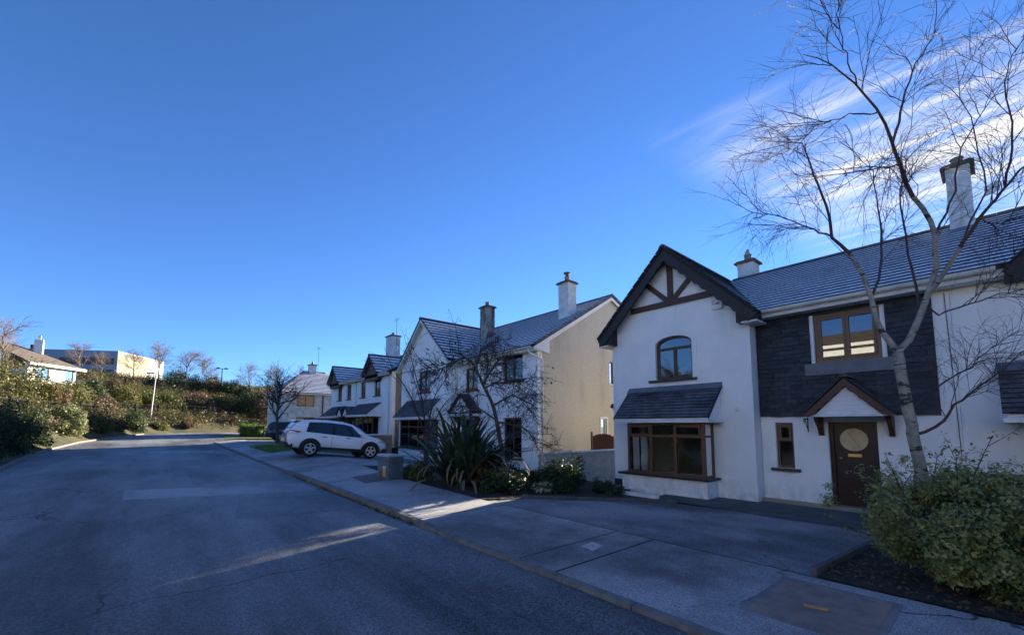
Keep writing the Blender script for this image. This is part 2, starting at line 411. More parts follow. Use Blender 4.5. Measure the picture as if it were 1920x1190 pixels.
M['birch'] = mat('birch_bark', (0.35, 0.335, 0.29), (0.23, 0.22, 0.185), 0.85, 9, 6, 0.5, 40, c3=(0.04, 0.034, 0.03), s3=4.5, lo3=0.55, hi3=0.62, s3stretch=(.8, .8, 2.6))
M['birch_twig'] = mat('birch_twig', (0.055, 0.036, 0.034), (0.085, 0.055, 0.05), 0.8, 14)
M['bark'] = mat('dark_bark', (0.06, 0.048, 0.036), (0.10, 0.085, 0.06), 0.9, 12, 6, 0.5, 40, c3=(0.09, 0.10, 0.05), s3=4)
M['bark_pale'] = mat('pale_bark', (0.24, 0.20, 0.15), (0.17, 0.14, 0.11), 0.9, 12)
M['twig'] = mat('grey_brown_twig', (0.23, 0.17, 0.13), (0.16, 0.12, 0.095), 0.9, 8)
M['twig_red'] = mat('red_brown_twig', (0.20, 0.11, 0.085), (0.15, 0.085, 0.065), 0.9, 8)
M['twig_dark'] = mat('dark_twig', (0.045, 0.034, 0.028), (0.07, 0.05, 0.04), 0.9, 8)
def leafm(name, a, b, c=None, s=6.0, tr=0.25):
    return mat(name, a, b, 0.55, s, 4, c3=c, s3=s * 0.4, lo3=0.52, hi3=0.72, trans=tr, spec=0.35)
M['leaf_fore'] = leafm('leaf_olive_green', (0.17, 0.21, 0.065), (0.26, 0.28, 0.10), (0.38, 0.37, 0.17), 7)
M['leaf_pale'] = leafm('leaf_pale_yellow', (0.44, 0.43, 0.19), (0.34, 0.35, 0.13), None, 9)
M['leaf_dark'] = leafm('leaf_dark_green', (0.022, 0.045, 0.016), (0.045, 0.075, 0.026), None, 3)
M['leaf_mid'] = leafm('leaf_mid_green', (0.06, 0.095, 0.022), (0.10, 0.125, 0.03), (0.13, 0.12, 0.03), 1.5)
M['leaf_olive'] = leafm('leaf_olive_brown', (0.095, 0.105, 0.028), (0.135, 0.125, 0.042), (0.06, 0.08, 0.026), 0.9)
M['leaf_yellow'] = leafm('leaf_yellow_green', (0.135, 0.135, 0.034), (0.095, 0.105, 0.028), None, 2)
M['leaf_cream'] = leafm('leaf_variegated', (0.075, 0.11, 0.035), (0.25, 0.25, 0.13), None, 9)
M['leaf_red'] = leafm('leaf_russet', (0.085, 0.055, 0.035), (0.115, 0.08, 0.045), None, 2)
M['leaf_brown'] = leafm('leaf_dry_brown', (0.13, 0.085, 0.05), (0.19, 0.13, 0.08), (0.08, 0.07, 0.04), 1.2)
M['leaf_gold'] = leafm('leaf_golden_brown', (0.16, 0.115, 0.045), (0.10, 0.085, 0.035), None, 3)
M['leaf_bright'] = leafm('leaf_bright_green', (0.10, 0.19, 0.025), (0.15, 0.25, 0.04), None, 3)
M['flower'] = mat('cream_flower', (0.62, 0.58, 0.42), (0.5, 0.47, 0.33), 0.8, 12, trans=0.2)
M['phormium'] = mat('flax_leaf', (0.035, 0.062, 0.028), (0.06, 0.09, 0.042), 0.42, 3, c3=(0.13, 0.11, 0.07), s3=1.6, lo3=0.58, hi3=0.72, trans=0.15, spec=0.5)
M['dead_leaf'] = mat('dead_flax_leaf', (0.19, 0.14, 0.10), (0.13, 0.10, 0.07), 0.85, 4)
M['office'] = mat('office_grey_cladding', (0.34, 0.36, 0.40), (0.30, 0.32, 0.36), 0.6, 0.2)
M['office_lit'] = mat('office_cream_render', (0.30, 0.27, 0.20), (0.26, 0.23, 0.18), 0.85, 0.3)
M['office_glass'] = mat('office_window_band', (0.022, 0.028, 0.038), (0.035, 0.042, 0.055), 0.45, 0.5)
M['brown_roof'] = mat('brown_tiled_roof', (0.12, 0.10, 0.085), (0.09, 0.075, 0.065), 0.9, 3)
M['car_white'] = mat('white_car_paint', (0.86, 0.86, 0.86), None, 0.32, spec=0.5, coat=0.6)
M['car_dark'] = mat('dark_blue_car_paint', (0.035, 0.045, 0.07), None, 0.3, spec=0.5, coat=0.7)
M['tyre'] = mat('tyre_rubber', (0.012, 0.012, 0.013), (0.02, 0.02, 0.02), 0.9, 20)
M['plastic'] = mat('black_plastic_trim', (0.014, 0.014, 0.016), None, 0.6)
M['alloy'] = mat('silver_alloy', (0.55, 0.56, 0.58), None, 0.3, metal=0.6)
M['taillight'] = mat('red_tail_light', (0.45, 0.015, 0.012), None, 0.15, spec=0.6)
M['lens'] = mat('clear_lamp_lens', (0.6, 0.62, 0.64), None, 0.1, spec=0.6)
M['seam'] = mat('panel_seam', (0.05, 0.05, 0.055), None, 0.8)
M['plate'] = mat('number_plate', (0.72, 0.72, 0.70), None, 0.5)

# ------------------------------------------------------------------ ground heights
def ip(v, xs, ys): return float(np.interp(v, xs, ys))
def road_z(y): return ip(y, [-60, 0, 8, 15, 20, 35, 45, 60, 80, 250], [0, 0, .03, .10, .15, .28, .5, .75, .85, 1.0])
def base_z(y): return ip(y, [0, 9, 12, 26, 30, 60], [-.3, -.3, -.18, -.18, .2, .6])
def hump(y): return ip(y, [8, 12, 16, 22, 30, 40, 50], [0, .05, .2, .25, .2, .1, 0])
LEFT = [(-4.2, -60), (-3.9, 0), (-3.88, 22), (-4.34, 29), (-4.5, 36.5), (-4.06, 43.7), (-3.03, 49.5), (-2.1, 55), (-.18, 63.5), (2.1, 67), (5.5, 69.5), (10, 72.5), (16, 75), (40, 79), (120, 82)]
LA = np.array(LEFT, float)
def left_x(y): return float(np.interp(y, LA[:9, 1], LA[:9, 0]))
def left_d(x, y):
    """signed distance outside the road's left / far edge"""
    p = np.array([x, y], float); best = 1e9; sgn = 1
    for a, b in zip(LA[:-1], LA[1:]):
        d = b - a; t = np.clip(((p - a) @ d) / (d @ d), 0, 1); q = a + d * t; r = np.linalg.norm(p - q)
        if r < best:
            best = r; sgn = 1 if (d[0] * (p - a)[1] - d[1] * (p - a)[0]) > 0 else -1
    return best * sgn
def gz(x, y):
    d = left_d(x, y)
    rz = road_z(y)
    if d > 0:
        return rz + ip(d, [0, .5, 3, 8, 17, 30, 60, 200], [.02, .1, 1.7, 4.2, 7.0, 9.0, 12, 18])
    if x <= 3.6: return rz
    pz = rz + .03 + hump(y) * min(1, (x - 3.6) / 1.8)
    if x <= 5.8: return pz
    b = base_z(y)
    t = min(1, (x - 5.8) / 5.0)
    return pz * (1 - t) + b * t

def sheet(name, xs_of_y, ys, nx, dz, m, parent=None, kind='structure'):
    """sheet laid over the ground between two edges given per row"""
    vs = []; fs = []
    for y in ys:
        a, b = xs_of_y(y)
        for i in range(nx + 1):
            x = a + (b - a) * i / nx; vs.append((x, y, gz(x, y) + dz))
    for j in range(len(ys) - 1):
        for i in range(nx):
            k = j * (nx + 1) + i; fs.append((k, k + 1, k + nx + 2, k + nx + 1))
    me = bpy.data.meshes.new(name); me.from_pydata(vs, [], fs); me.materials.append(m)
    me.polygons.foreach_set('use_smooth', [True] * len(fs)); me.update()
    o = link(name, me, parent)
    if kind and parent is None: o['kind'] = kind
    return o

def quad_sheet(name, pts, n, dz, m, parent=None):
    """four-cornered sheet draped on the ground (corner order a b c d)"""
    a, b, c, d = [Vector((p[0], p[1])) for p in pts]; vs = []; fs = []
    for j in range(n + 1):
        for i in range(n + 1):
            u, v = i / n, j / n
            p = (a * (1 - u) + b * u) * (1 - v) + (d * (1 - u) + c * u) * v
            vs.append((p.x, p.y, gz(p.x, p.y) + dz))
    for j in range(n):
        for i in range(n):
            k = j * (n + 1) + i; fs.append((k, k + 1, k + n + 2, k + n + 1))
    me = bpy.data.meshes.new(name); me.from_pydata(vs, [], fs); me.materials.append(m); me.update()
    return link(name, me, parent)

# ------------------------------------------------------------------ ground, road, footpath
xs = sorted(set([-600, -350, -200, -120, -80, -60, -45, -35, -28, -22] + [round(-18 + i * .6, 2) for i in range(0, 40)] + [6.5, 7.5, 8.5, 10, 11.2, 13, 16, 20, 26, 34, 45, 60, 80, 120, 200, 350, 600]))
ys = sorted(set([-300, -150, -80, -50, -35, -25, -18] + [-12 + i * 1.5 for i in range(0, 30)] + [33 + i * 2 for i in range(0, 40)] + [120, 135, 155, 180, 220, 300, 450, 800]))
gv = [(x, y, gz(x, y) - (0.05 if left_d(x, y) < 0.3 else 0.0)) for y in ys for x in xs]
gf = [(j * len(xs) + i, j * len(xs) + i + 1, (j + 1) * len(xs) + i + 1, (j + 1) * len(xs) + i) for j in range(len(ys) - 1) for i in range(len(xs) - 1)]
me = bpy.data.meshes.new('ground'); me.from_pydata(gv, [], gf); me.materials.append(M['earth'])
me.polygons.foreach_set('use_smooth', [True] * len(gf)); me.update()
tag(link('ground', me), kind='structure')

KX = 3.52          # kerb line of the footpath
def road_edges(y):
    r = KX if y < 40 else ip(y, [40, 44, 50, 80], [KX, 5.0, 14, 30])
    l = left_x(y) if y <= 63.5 else ip(y, [63.5, 67, 69.5, 72.5, 75], [-.18, 2.1, 5.5, 10, 16])
    return (l, max(r, l + .1))
ry = [-14 + i * .8 for i in range(0, 112)]
ry = [y for y in ry if y < 75]
road = sheet('road', road_edges, ry, 12, 0.0, M['asphalt'])
# patched trenches and frost strips
for i, (q, mm, dz) in enumerate([
        ([(0.75, 22.4), (2.85, 22.0), (3.0, 26.4), (0.75, 27.4)], 'asphalt_dark', .004),
        ([(0.95, 14.9), (2.95, 14.3), (3.3, 20.0), (0.85, 20.0)], 'asphalt_dark', .004),
        ([(-0.45, 12.9), (3.3, 11.6), (3.35, 13.3), (-0.5, 14.6)], 'asphalt_pale', .004),
        ([(1.2, 9.2), (3.4, 8.7), (3.4, 10.9), (1.6, 11.6)], 'asphalt_dark', .004),
        ([(-0.2, 30.0), (2.6, 28.6), (2.8, 31.0), (-0.2, 32.5)], 'asphalt_pale', .004)]):
    o = quad_sheet('road_patch', q, 6, dz, M[mm], road)
mb = MB(); mb.lathe([(0.0, 0.0), (0.30, 0.0), (0.30, 0.008), (0.0, 0.008)], (0.9, 33.5, gz(0.9, 33.5)), 20)
tag(mb.build('manhole_cover', M['iron']), 'small dark manhole cover far along the road', 'manhole cover')

# footpath bays with recessed joints
fp = sheet('footpath', lambda y: (KX + .14, 5.78), [-14 + i * .8 for i in range(70)], 3, -.012, M['joint'])
bays = [-14, -9.5, -5.0, -1.3, 3.50, 4.14, 7.0, 9.86, 12.6, 15.5, 18.4, 21.3, 24.2, 27.1, 30.0, 33, 36, 39, 41.5]
for a, b in zip(bays[:-1], bays[1:]):
    n = max(2, int((b - a) / .7)); rows = [a + .012 + (b - a - .024) * i / n for i in range(n + 1)]
    sheet('concrete_bay', lambda y: (KX + .145, 5.78), rows, 4, random.Random(int(a * 10)).uniform(.0, .006), M['concrete'], fp)
# dropped and raised kerbs
def kerb_up(y): return ip(y, [5.8, 7.4, 15.5, 17, 24, 26, 40], [.035, .11, .11, .035, .035, .08, .08])
rk = tag(thing('kerb', None, None), None, None, kind='structure')
y = -12.0
while y < 39:
    L = .90; mb = MB()
    z0, z1 = road_z(y + .004), road_z(y + L - .008); u0, u1 = kerb_up(y), kerb_up(y + L)
    a, b = y + .004, y + L - .008
    mb.hexa([(KX, a, z0 - .1), (KX + .135, a, z0 - .1), (KX, b, z1 - .1), (KX + .135, b, z1 - .1),
             (KX + .03, a, z0 + u0), (KX + .135, a, z0 + u0 + .004), (KX + .03, b, z1 + u1), (KX + .135, b, z1 + u1 + .004)])
    mb.build('kerb_stone', M['kerb'], rk); y += L
lk = tag(thing('kerb', None, None), None, None, kind='structure')
y = 14.0
while y < 60:
    L = .9; mb = MB(); a, b = y + .004, y + L - .008; xa, xb = left_x(a), left_x(b); za, zb = road_z(a), road_z(b)
    mb.hexa([(xa - .14, a, za - .1), (xa, a, za - .1), (xb - .14, b, zb - .1), (xb, b, zb - .1),
             (xa - .14, a, za + .12), (xa - .02, a, za + .11), (xb - .14, b, zb + .12), (xb - .02, b, zb + .11)])
    mb.build('kerb_stone', M['kerb'], lk); y += L

# driveway in front of the near house, concrete apron at the wall, planted beds
sheet('driveway', lambda y: (5.80, ip(y, [1.48, 5.6, 7.6], [11.2, 10.4, 6.9])), [1.48 + i * .34 for i in range(19)], 10, .004, M['macadam'])
sheet('apron', lambda y: (ip(y, [-6, 6.4, 6.6], [10.5, 10.6, 10.75]), 12.8), [-6 + i * .42 for i in range(31)], 4, .016, M['concrete_dk'])
sheet('driveway', lambda y: (5.80, 11.0), [-10 + i * .5 for i in range(19)], 8, .004, M['macadam'])
sheet('driveway', lambda y: (5.80, 12.0), [15.2 + i * .55 for i in range(18)], 8, .004, M['concrete'])
sheet('driveway', lambda y: (5.80, 12.0), [30.6 + i * .6 for i in range(16)], 6, .004, M['concrete'])
sheet('planting_bed', lambda y: (5.80, 10.6), [-.9 + i * .24 for i in range(11)], 10, .012, M['soil'])
sheet('planting_bed', lambda y: (5.80, ip(y, [5.7, 7.5, 8, 15.1], [9.9, 10.8, 12.2, 9.5])) if y > 7.55 else (ip(y, [5.6, 7.6], [10.4, 6.9]), ip(y, [5.7, 7.5], [10.5, 11.2])), [5.75 + i * .3 for i in range(32)], 10, .012, M['soil'])
ed = tag(thing('bed_edging', None, None), None, None, kind='structure')
for (p, q) in [((5.82, 1.50), (10.5, 1.42)), ((6.85, 7.62), (10.45, 5.62))]:
    p = Vector(p); q = Vector(q); n = int((q - p).length / .6)
    for i in range(n):
        a = p + (q - p) * (i + .01) / n; b = p + (q - p) * (i + .99) / n
        mb = MB(); mb.bar((a.x, a.y, gz(a.x, a.y) + .03), (b.x, b.y, gz(b.x, b.y) + .03), .06, .13); mb.build('edging_kerb', M['concrete_dk'], ed)
tag(MB().build('x', M['soil']), kind='structure') if False else None
mb = MB(); mb.box(10.62, 10.78, 6.3, 8.05, -.34, -.19); tag(mb.build('threshold_strip', M['white_paint']), 'thin white kerb strip on the ground before the bay window', 'kerb strip')
sheet('lawn', lambda y: (4.6, 7.2), [24.3 + i * .35 for i in range(19)], 5, .012, M['lawn'])
sheet('lawn', lambda y: (4.9, 10.5), [44.5 + i * .6 for i in range(20)], 6, .012, M['lawn'])
sheet('lawn', lambda y: (5.80, 11.6), [24.9 + i * .4 for i in range(15)], 5, .012, M['lawn'])

# small covers in the path
mb = MB()
P = [(4.63, 3.72), (4.93, 3.76), (4.97, 4.0), (4.68, 3.97)]
mb.prism([(x, y, gz(x, y) + .005) for x, y in P], (0, 0, .006), 0)
mc = mb.build('meter_cover', M['steel']); tag(mc, 'pale square water meter cover set in the footpath', 'meter cover')
mb = MB(); mb.tube([(4.78, 3.83, .046), (4.82, 3.89, .046)], .012, 8); mb.build('lifting_eye', M['metal_dark'], mc)
mhc = thing('manhole_cover', 'large ribbed rusty chamber cover in the near footpath', 'manhole cover', (4.9, 1.2, .03))
mb = MB(); mb.box(4.28, 5.55, .72, 1.72, .034, .042); mb.build('frame', M['cover'], mhc)
mb = MB()
for i in range(40):
    xx = 4.34 + i * .029; mb.box(xx, xx + .016, .78, 1.66, .042, .048)
mb.build('ribs', M['cover'], mhc)
mb = MB(); mb.hexa([(4.79, 1.14, .055), (4.825, 1.15, .055), (4.74, 1.32, .055), (4.775, 1.33, .055), (4.79, 1.14, .07), (4.825, 1.15, .07), (4.74, 1.32, .07), (4.775, 1.33, .07)])
tag(mb.build('orange_strip', M['orange']), 'short orange plastic strip lying on the rusty chamber cover', 'strip')
mb = MB(); mb.prism([(x, y, gz(x, y) + .012) for x, y in [(4.6, 11.7), (5.5, 12.0), (5.55, 13.2), (4.65, 13.0)]], (0, 0, .006))
tag(mb.build('manhole_cover', M['iron']), 'brown chamber cover in the path beside the utility cabinet', 'manhole cover')

# ------------------------------------------------------------------ house kit
def front(X): return lambda u, v, d=0.0: (X - d, u, v)          # wall facing the street (-X)
def side(Y): return lambda u, v, d=0.0: (u, Y - d, v)           # wall facing the camera end (-Y)
def rear(X): return lambda u, v, d=0.0: (X + d, u, v)
def far(Y): return lambda u, v, d=0.0: (u, Y + d, v)

def rect(a, b, c, d): return [(a, c), (b, c), (b, d), (a, d)]

def wall(parent, F, outer, holes, m, th=0.28, name='wall'):
    mb = MB()
    loops = [outer] + holes
    pts = [[Vector((u, v, 0)) for u, v in lp] for lp in loops]
    flat = [p for lp in loops for p in lp]
    for t in tessellate_polygon(pts):
        mb.face([F(*flat[i], 0.0) for i in t]); mb.face([F(*flat[i], -th) for i in reversed(t)])
    for lp in loops:
        n = len(lp)
        for i in range(n):
            a, b = lp[i], lp[(i + 1) % n]
            mb.face([F(*a, 0.0), F(*b, 0.0), F(*b, -th), F(*a, -th)])
    return mb.build(name, m, parent)

def fbox(mb, F, u0, u1, v0, v1, d0, d1, mi=0):
    P = [F(u, v, d) for v in (v0, v1) for d in (d0, d1) for u in (u0, u1)]
    mb.hexa(P, mi)

def window(parent, F, u0, u1, v0, v1, cols=(), trans=None, m='frame', glass='glass', setback=.09, fw=.065, sill=True, sash=None, sillm='sill', pane_cols=True, name='window', sill_out=.09):
    """frame mesh = the window part; panes and sill are its sub-parts. cols: mullion positions (fraction), trans: transom height (fraction) or None"""
    mb = MB(); d0, d1 = -setback - .07, -setback
    fbox(mb, F, u0, u1, v0, v0 + fw, d0, d1); fbox(mb, F, u0, u1, v1 - fw, v1, d0, d1)
    fbox(mb, F, u0, u0 + fw, v0 + fw, v1 - fw, d0, d1 - .002); fbox(mb, F, u1 - fw, u1, v0 + fw, v1 - fw, d0, d1 - .002)
    xs = [u0 + fw] + [u0 + (u1 - u0) * c for c in cols] + [u1 - fw]
    for c in xs[1:-1]: fbox(mb, F, c - fw * .55, c + fw * .55, v0 + fw, v1 - fw, d0, d1 - .003)
    zs = [v0 + fw, v1 - fw]
    if trans:
        t = v0 + (v1 - v0) * trans; zs = [v0 + fw, t, v1 - fw]
        for i in range(len(xs) - 1): fbox(mb, F, xs[i], xs[i + 1], t - fw * .5, t + fw * .5, d0, d1 - .004)
    # opening sashes: an extra inner frame proud of the main one
    for (i, j) in (sash or []):
        a, b, c, d = xs[i] + .01, xs[i + 1] - .01, zs[j] + .01, zs[j + 1] - .01
        w = .05
        for q in ((a, b, c, c + w), (a, b, d - w, d), (a, a + w, c + w, d - w), (b - w, b, c + w, d - w)):
            fbox(mb, F, *q, d1 - .02, d1 + .018)
    w = mb.build(name, M[m], parent)
    for i in range(len(xs) - 1):
        for j in range(len(zs) - 1):
            g = MB(); fbox(g, F, xs[i] - .01, xs[i + 1] + .01, zs[j] - .01, zs[j + 1] + .01, d0 + .03, d0 + .036)
            g.build('pane', M[glass], w)
    if sill:
        s = MB(); fbox(s, F, u0 - .13, u1 + .13, v0 - .075, v0 - .002, -setback + .002, sill_out); s.build('sill', M[sillm], w)
    return w

def roof_slope(roof, O, U, S, L, urange, gauge=.33, tw=.30, mt='tile', me_='tile_edge', seed=1, riser=.032):
    """courses of tiles: O eave origin, U along the eave, S up the slope, urange(s) -> (a, b)"""
    rnd = random.Random(seed)
    O = Vector(O); U = Vector(U).normalized(); S = Vector(S).normalized(); N = U.cross(S)
    if N.z < 0: N = -N
    k = 0; s = 0.0
    while s < L - .02:
        s0, s1 = s, min(L, s + gauge + .03)
        a0, b0 = urange(s0); a1, b1 = urange(s1)
        lo, hi = min(a0, a1), max(b0, b1)
        mb = MB(); off = (k % 2) * tw / 2
        i = math.floor((lo - off) / tw)
        while i * tw + off < hi:
            ua, ub = i * tw + off, (i + 1) * tw + off
            l0, l1 = max(ua, a0), min(ub, b0); h0, h1 = max(ua, a1), min(ub, b1)
            if l1 <= l0 and h1 <= h0: i += 1; continue
            if l1 < l0: l0 = l1 = min(max(l0, a0), b0) if a0 <= b0 else (h0 + h1) / 2
            if h1 < h0: h0 = h1 = (l0 + l1) / 2 if not (a1 <= b1) else min(max(h0, a1), b1)
            t0 = riser; t1 = .004
            A = O + U * l0 + S * s0; B = O + U * l1 + S * s0; C = O + U * h1 + S * s1; D = O + U * h0 + S * s1
            mb.face([A + N * t0, B + N * t0, C + N * t1, D + N * t1], 0)
            mb.face([A, B, B + N * t0, A + N * t0], 1)
            if l0 <= a0 + .02 or h0 <= a1 + .02: mb.face([A, A + N * t0, D + N * t1, D], 1)
            if l1 >= b0 - .02 or h1 >= b1 - .02: mb.face([B, C, C + N * t1, B + N * t0], 1)
            i += 1
        if mb.f: mb.build('tile_course', [M[mt], M[me_]], roof)
        s += gauge; k += 1

def ridge_tiles(roof, a, b, r=.11, L=.42, m='ridge', name='ridge_tile'):
    a = Vector(a); b = Vector(b); n = max(1, int((b - a).length / L)); d = (b - a).normalized()
    x = d.cross(Vector((0, 0, 1))).normalized(); z = x.cross(d)
    for i in range(n):
        p = a + (b - a) * (i + .005) / n; q = a + (b - a) * (i + .995) / n; mb = MB()
        prof = [(-1.25, -.55), (-.75, .35), (0, .75), (.75, .35), (1.25, -.55)]
        for j in range(4):
            A, B = prof[j], prof[j + 1]
            mb.face([p + x * A[0] * r + z * A[1] * r, p + x * B[0] * r + z * B[1] * r, q + x * B[0] * r + z * B[1] * r, q + x * A[0] * r + z * A[1] * r])
        mb.face([p + x * c * r + z * e * r for c, e in prof]); mb.face([q + x * c * r + z * e * r for c, e in prof])
        mb.build(name, M[m], roof)

def chimney(parent, x0, x1, y0, y1, z0, z1, m='chimney', pots=1, tall_pot=False, cowl=False, name='chimney'):
    mb = MB(); mb.box(x0, x1, y0, y1, z0, z1)
    c = mb.build(name, M[m], parent)
    mb = MB(); o = .09; mb.box(x0 - o, x1 + o, y0 - o, y1 + o, z1, z1 + .07); mb.box(x0 - o * .4, x1 + o * .4, y0 - o * .4, y1 + o * .4, z1 + .07, z1 + .12); mb.build('cap', M['cap'], c)
    cx, cy = (x0 + x1) / 2, (y0 + y1) / 2
    mb = MB(); mb.lathe([(.02, -.02), (.15, -.02), (.13, .06), (.12, .22), (.14, .24), (.14, .28), (.02, .28)], (cx, cy, z1 + .12), 14); mb.build('pot', M['pot'], c, True)
    if tall_pot:
        mb = MB(); mb.lathe([(.01, 0), (.10, 0), (.07, .15), (.01, .24)], (cx, cy, z1 + .40), 10); mb.build('cowl', M['steel'], c, True)
    if cowl:
        mb = MB(); mb.lathe([(.01, 0), (.08, 0), (.08, .16), (.17, .17), (.17, .21), (.01, .23)], (cx, cy, z1 + .40), 14); mb.build('cowl', M['cap'], c, True)
    mb = MB(); mb.box(x0 - .03, x1 + .03, y0 - .03, y1 + .03, z0, z0 + .12 + .3); mb.build('flashing', M['lead'], c)
    return c

def bargeboard(parent, X, apex, foot, depth=.30, th=.05, m='barge', scallop=.3, name='bargeboard', notch=.055):
    """board along a rake in the plane X, apex and foot are (y, z) of the top edge"""
    a = Vector(apex); f = Vector(foot); d = f - a; L = d.length; d.normalize(); n = Vector((d.y, -d.x))
    if n.y > 0: n = -n
    pts = [a]
    # lower edge starts on the centre line
    t0 = depth * (abs(d.y) / abs(d.x)) if abs(d.x) > 1e-6 else 0
    low = []
    s = t0
    while s < L - .05:
        e = min(s + scallop, L)
        k = 5
        for i in range(k):
            q = i / k; ss = s + (e - s) * q
            low.append(a + d * ss + n * (depth - notch * (1 - math.sin(math.pi * q)) ** 1.0 + (.02 if i == 0 else 0)))
        s = e
    low.append(a + d * L + n * depth * .6)
    poly = [a, f] + list(reversed(low)) + [Vector((a.x, a.y - depth / max(.2, abs(d.x))))]
    mb = MB(); mb.prism([(X, p.x, p.y) for p in poly], (th, 0, 0))
    return mb.build(name, M[m], parent)

def bracket(parent, X, y, ztop, out=.36, h=.48, w=.09, m='redwood', name='bracket'):
    poly = [(X, ztop), (X - out, ztop), (X - out + .06, ztop - .09), (X - out * .45, ztop - h * .55), (X - .10, ztop - h), (X, ztop - h)]
    mb = MB(); mb.prism([(x, y - w / 2, z) for x, z in poly], (0, w, 0)); return mb.build(name, M[m], parent)

def pipe(parent, pts, r=.035, m='pvc', name='downpipe'):
    mb = MB(); mb.tube(pts, r, 10); return mb.build(name, M[m], parent, True)

def gutter(parent, X, y0, y1, z, m='cream', name='gutter'):
    mb = MB()
    prof = [(X + .0, z + .055), (X - .015, z - .0), (X - .06, z - .035), (X - .105, z), (X - .12, z + .055)]
    poly = prof + [(x, zz + .012) for x, zz in reversed(prof)]
    mb.prism([(x, y0, zz) for x, zz in poly], (0, y1 - y0, 0)); return mb.build(name, M[m], parent)

def deck(roof_parent, pts, m='tile_edge', name='roof', th=.05):
    mb = MB()
    for q in pts:
        mb.prism(q, (0, 0, -th))
    return mb.build(name, M[m], roof_parent)

def antenna(x, y, z, h, label, elements=6, group=None):
    t = thing('television_aerial', label, 'aerial', (x, y, z), group)
    mb = MB(); mb.tube([(x, y, z), (x, y, z + h)], .018, 6); mb.build('mast', M['metal_dark'], t)
    mb = MB(); mb.tube([(x - .1, y - .5, z + h - .06), (x + .1, y + .55, z + h - .06)], .012, 5); mb.build('boom', M['metal_dark'], t)
    for i in range(elements):
        f = i / (elements - 1); yy = y - .5 + 1.05 * f; xx = x - .1 + .2 * f
        mb = MB(); mb.tube([(xx - .22, yy, z + h - .06), (xx + .22, yy, z + h - .06)], .007, 4); mb.build('element', M['metal_dark'], t)
    return t

# ================================================================== near house (white, slate panel)
WX, MX, B1 = 12.35, 12.80, -.30
RZ, RX = 7.37, 17.0                      # ridge height and line
GC, GH = 6.60, 2.60                      # gable centre and half width over the eaves
house = thing('house', 'near white house with slate panel, oak bay window and timbered gable', 'house', (WX, 4.4, B1))
# gable wing front with bay opening and arched window
ya, yb = 4.33, 8.88
zr = lambda y: RZ - abs(y - GC) - .05
arch = [(5.97, 3.21), (7.19, 3.21), (7.19, 4.33)] + [(6.58 + .61 * math.cos(t), 4.33 + .25 * math.sin(t)) for t in [math.pi * i / 10 for i in range(1, 10)]] + [(5.97, 4.33)]
wall(house, front(WX), [(ya, B1), (yb, B1), (yb, zr(yb)), (GC, RZ - .05), (ya, zr(ya))], [rect(5.50, 7.86, .26, 1.82), arch], M['render'])
wall(house, side(ya + .004), rect(WX + .05, MX + .3, B1, 4.85), [], M['render'], .2)
wall(house, far(yb - .004), [(WX + .05, B1), (21.2, B1), (21.2, 5.0), (WX + .05, 5.0)], [], M['render'], .25)
wall(house, rear(21.2), rect(.52, yb, B1, 5.0), [], M['render'], .25)
# recessed front: white below, slate above
NW = (3.56, 3.97, .62, 1.82); DR = (1.87, 2.81, -.28, 1.83); UW = (1.67, 2.97, 3.33, 4.57)
wall(house, front(MX), rect(.52, ya - .01, B1, 4.95), [rect(*NW), rect(*DR), rect(*UW)], M['render'])
mb = MB(); mb.box(MX + .3, 21, .62, 8.6, 2.05, 2.3); mb.build('floor_slab', M['room'], house)
mb = MB(); mb.box(16.3, 16.4, .62, 8.6, B1, 2.04); mb.build('partition', M['room'], house)
mb = MB(); mb.box(16.3, 16.4, .62, 8.6, 2.31, 4.9); mb.build('partition', M['room'], house)
mb = MB(); mb.box(WX + .29, 21, .62, 8.6, B1 - .02, B1 + .1); mb.build('floor', M['room'], house)
# bay window
bx = 11.70
mb = MB()
mb.prism([(bx - .02, 5.36, B1 - .1), (bx - .02, 8.12, B1 - .1), (WX, 8.12, B1 - .1), (WX, 5.36, B1 - .1)], (0, 0, .50 + .1)); bw = mb.build('bay_wall', M['render'], house)
mb = MB(); mb.prism([(bx - .12, 5.27, .20), (bx - .12, 8.21, .20), (WX - .002, 8.21, .20), (WX - .002, 5.27, .20)], (0, 0, .062)); mb.build('sill', M['sill'], bw)
w = window(house, front(bx), 5.42, 7.90, .264, 1.83, (.345, .665), .745, 'frame', 'glass', 0.0, .075, False, [(0, 1), (2, 1)], name='bay_window')
w2 = window(house, side(5.42), bx + .072, WX - .01, .264, 1.83, (), .745, 'frame', 'glass', 0.0, .06, False, None, name='bay_window')
w2['label'] = 'narrow side light of the bay window'
window(house, far(7.90), bx + .072, WX - .01, .264, 1.83, (), .745, 'frame', 'glass', 0.0, .06, False, None, name='bay_window')
for (a, b) in ((7.28, 7.50), (7.56, 7.80)):
    mb = MB(); n = 10
    for i in range(n):
        u0 = a + (b - a) * i / n; u1 = a + (b - a) * (i + 1) / n
        x0 = bx + .14 + .03 * math.sin(i * 2.2); x1 = bx + .14 + .03 * math.sin((i + 1) * 2.2)
        mb.face([(x0, u0, .35), (x1, u1, .35), (x1, u1, 1.40), (x0, u0, 1.40)])
    mb.build('curtain', M['curtain'], house)
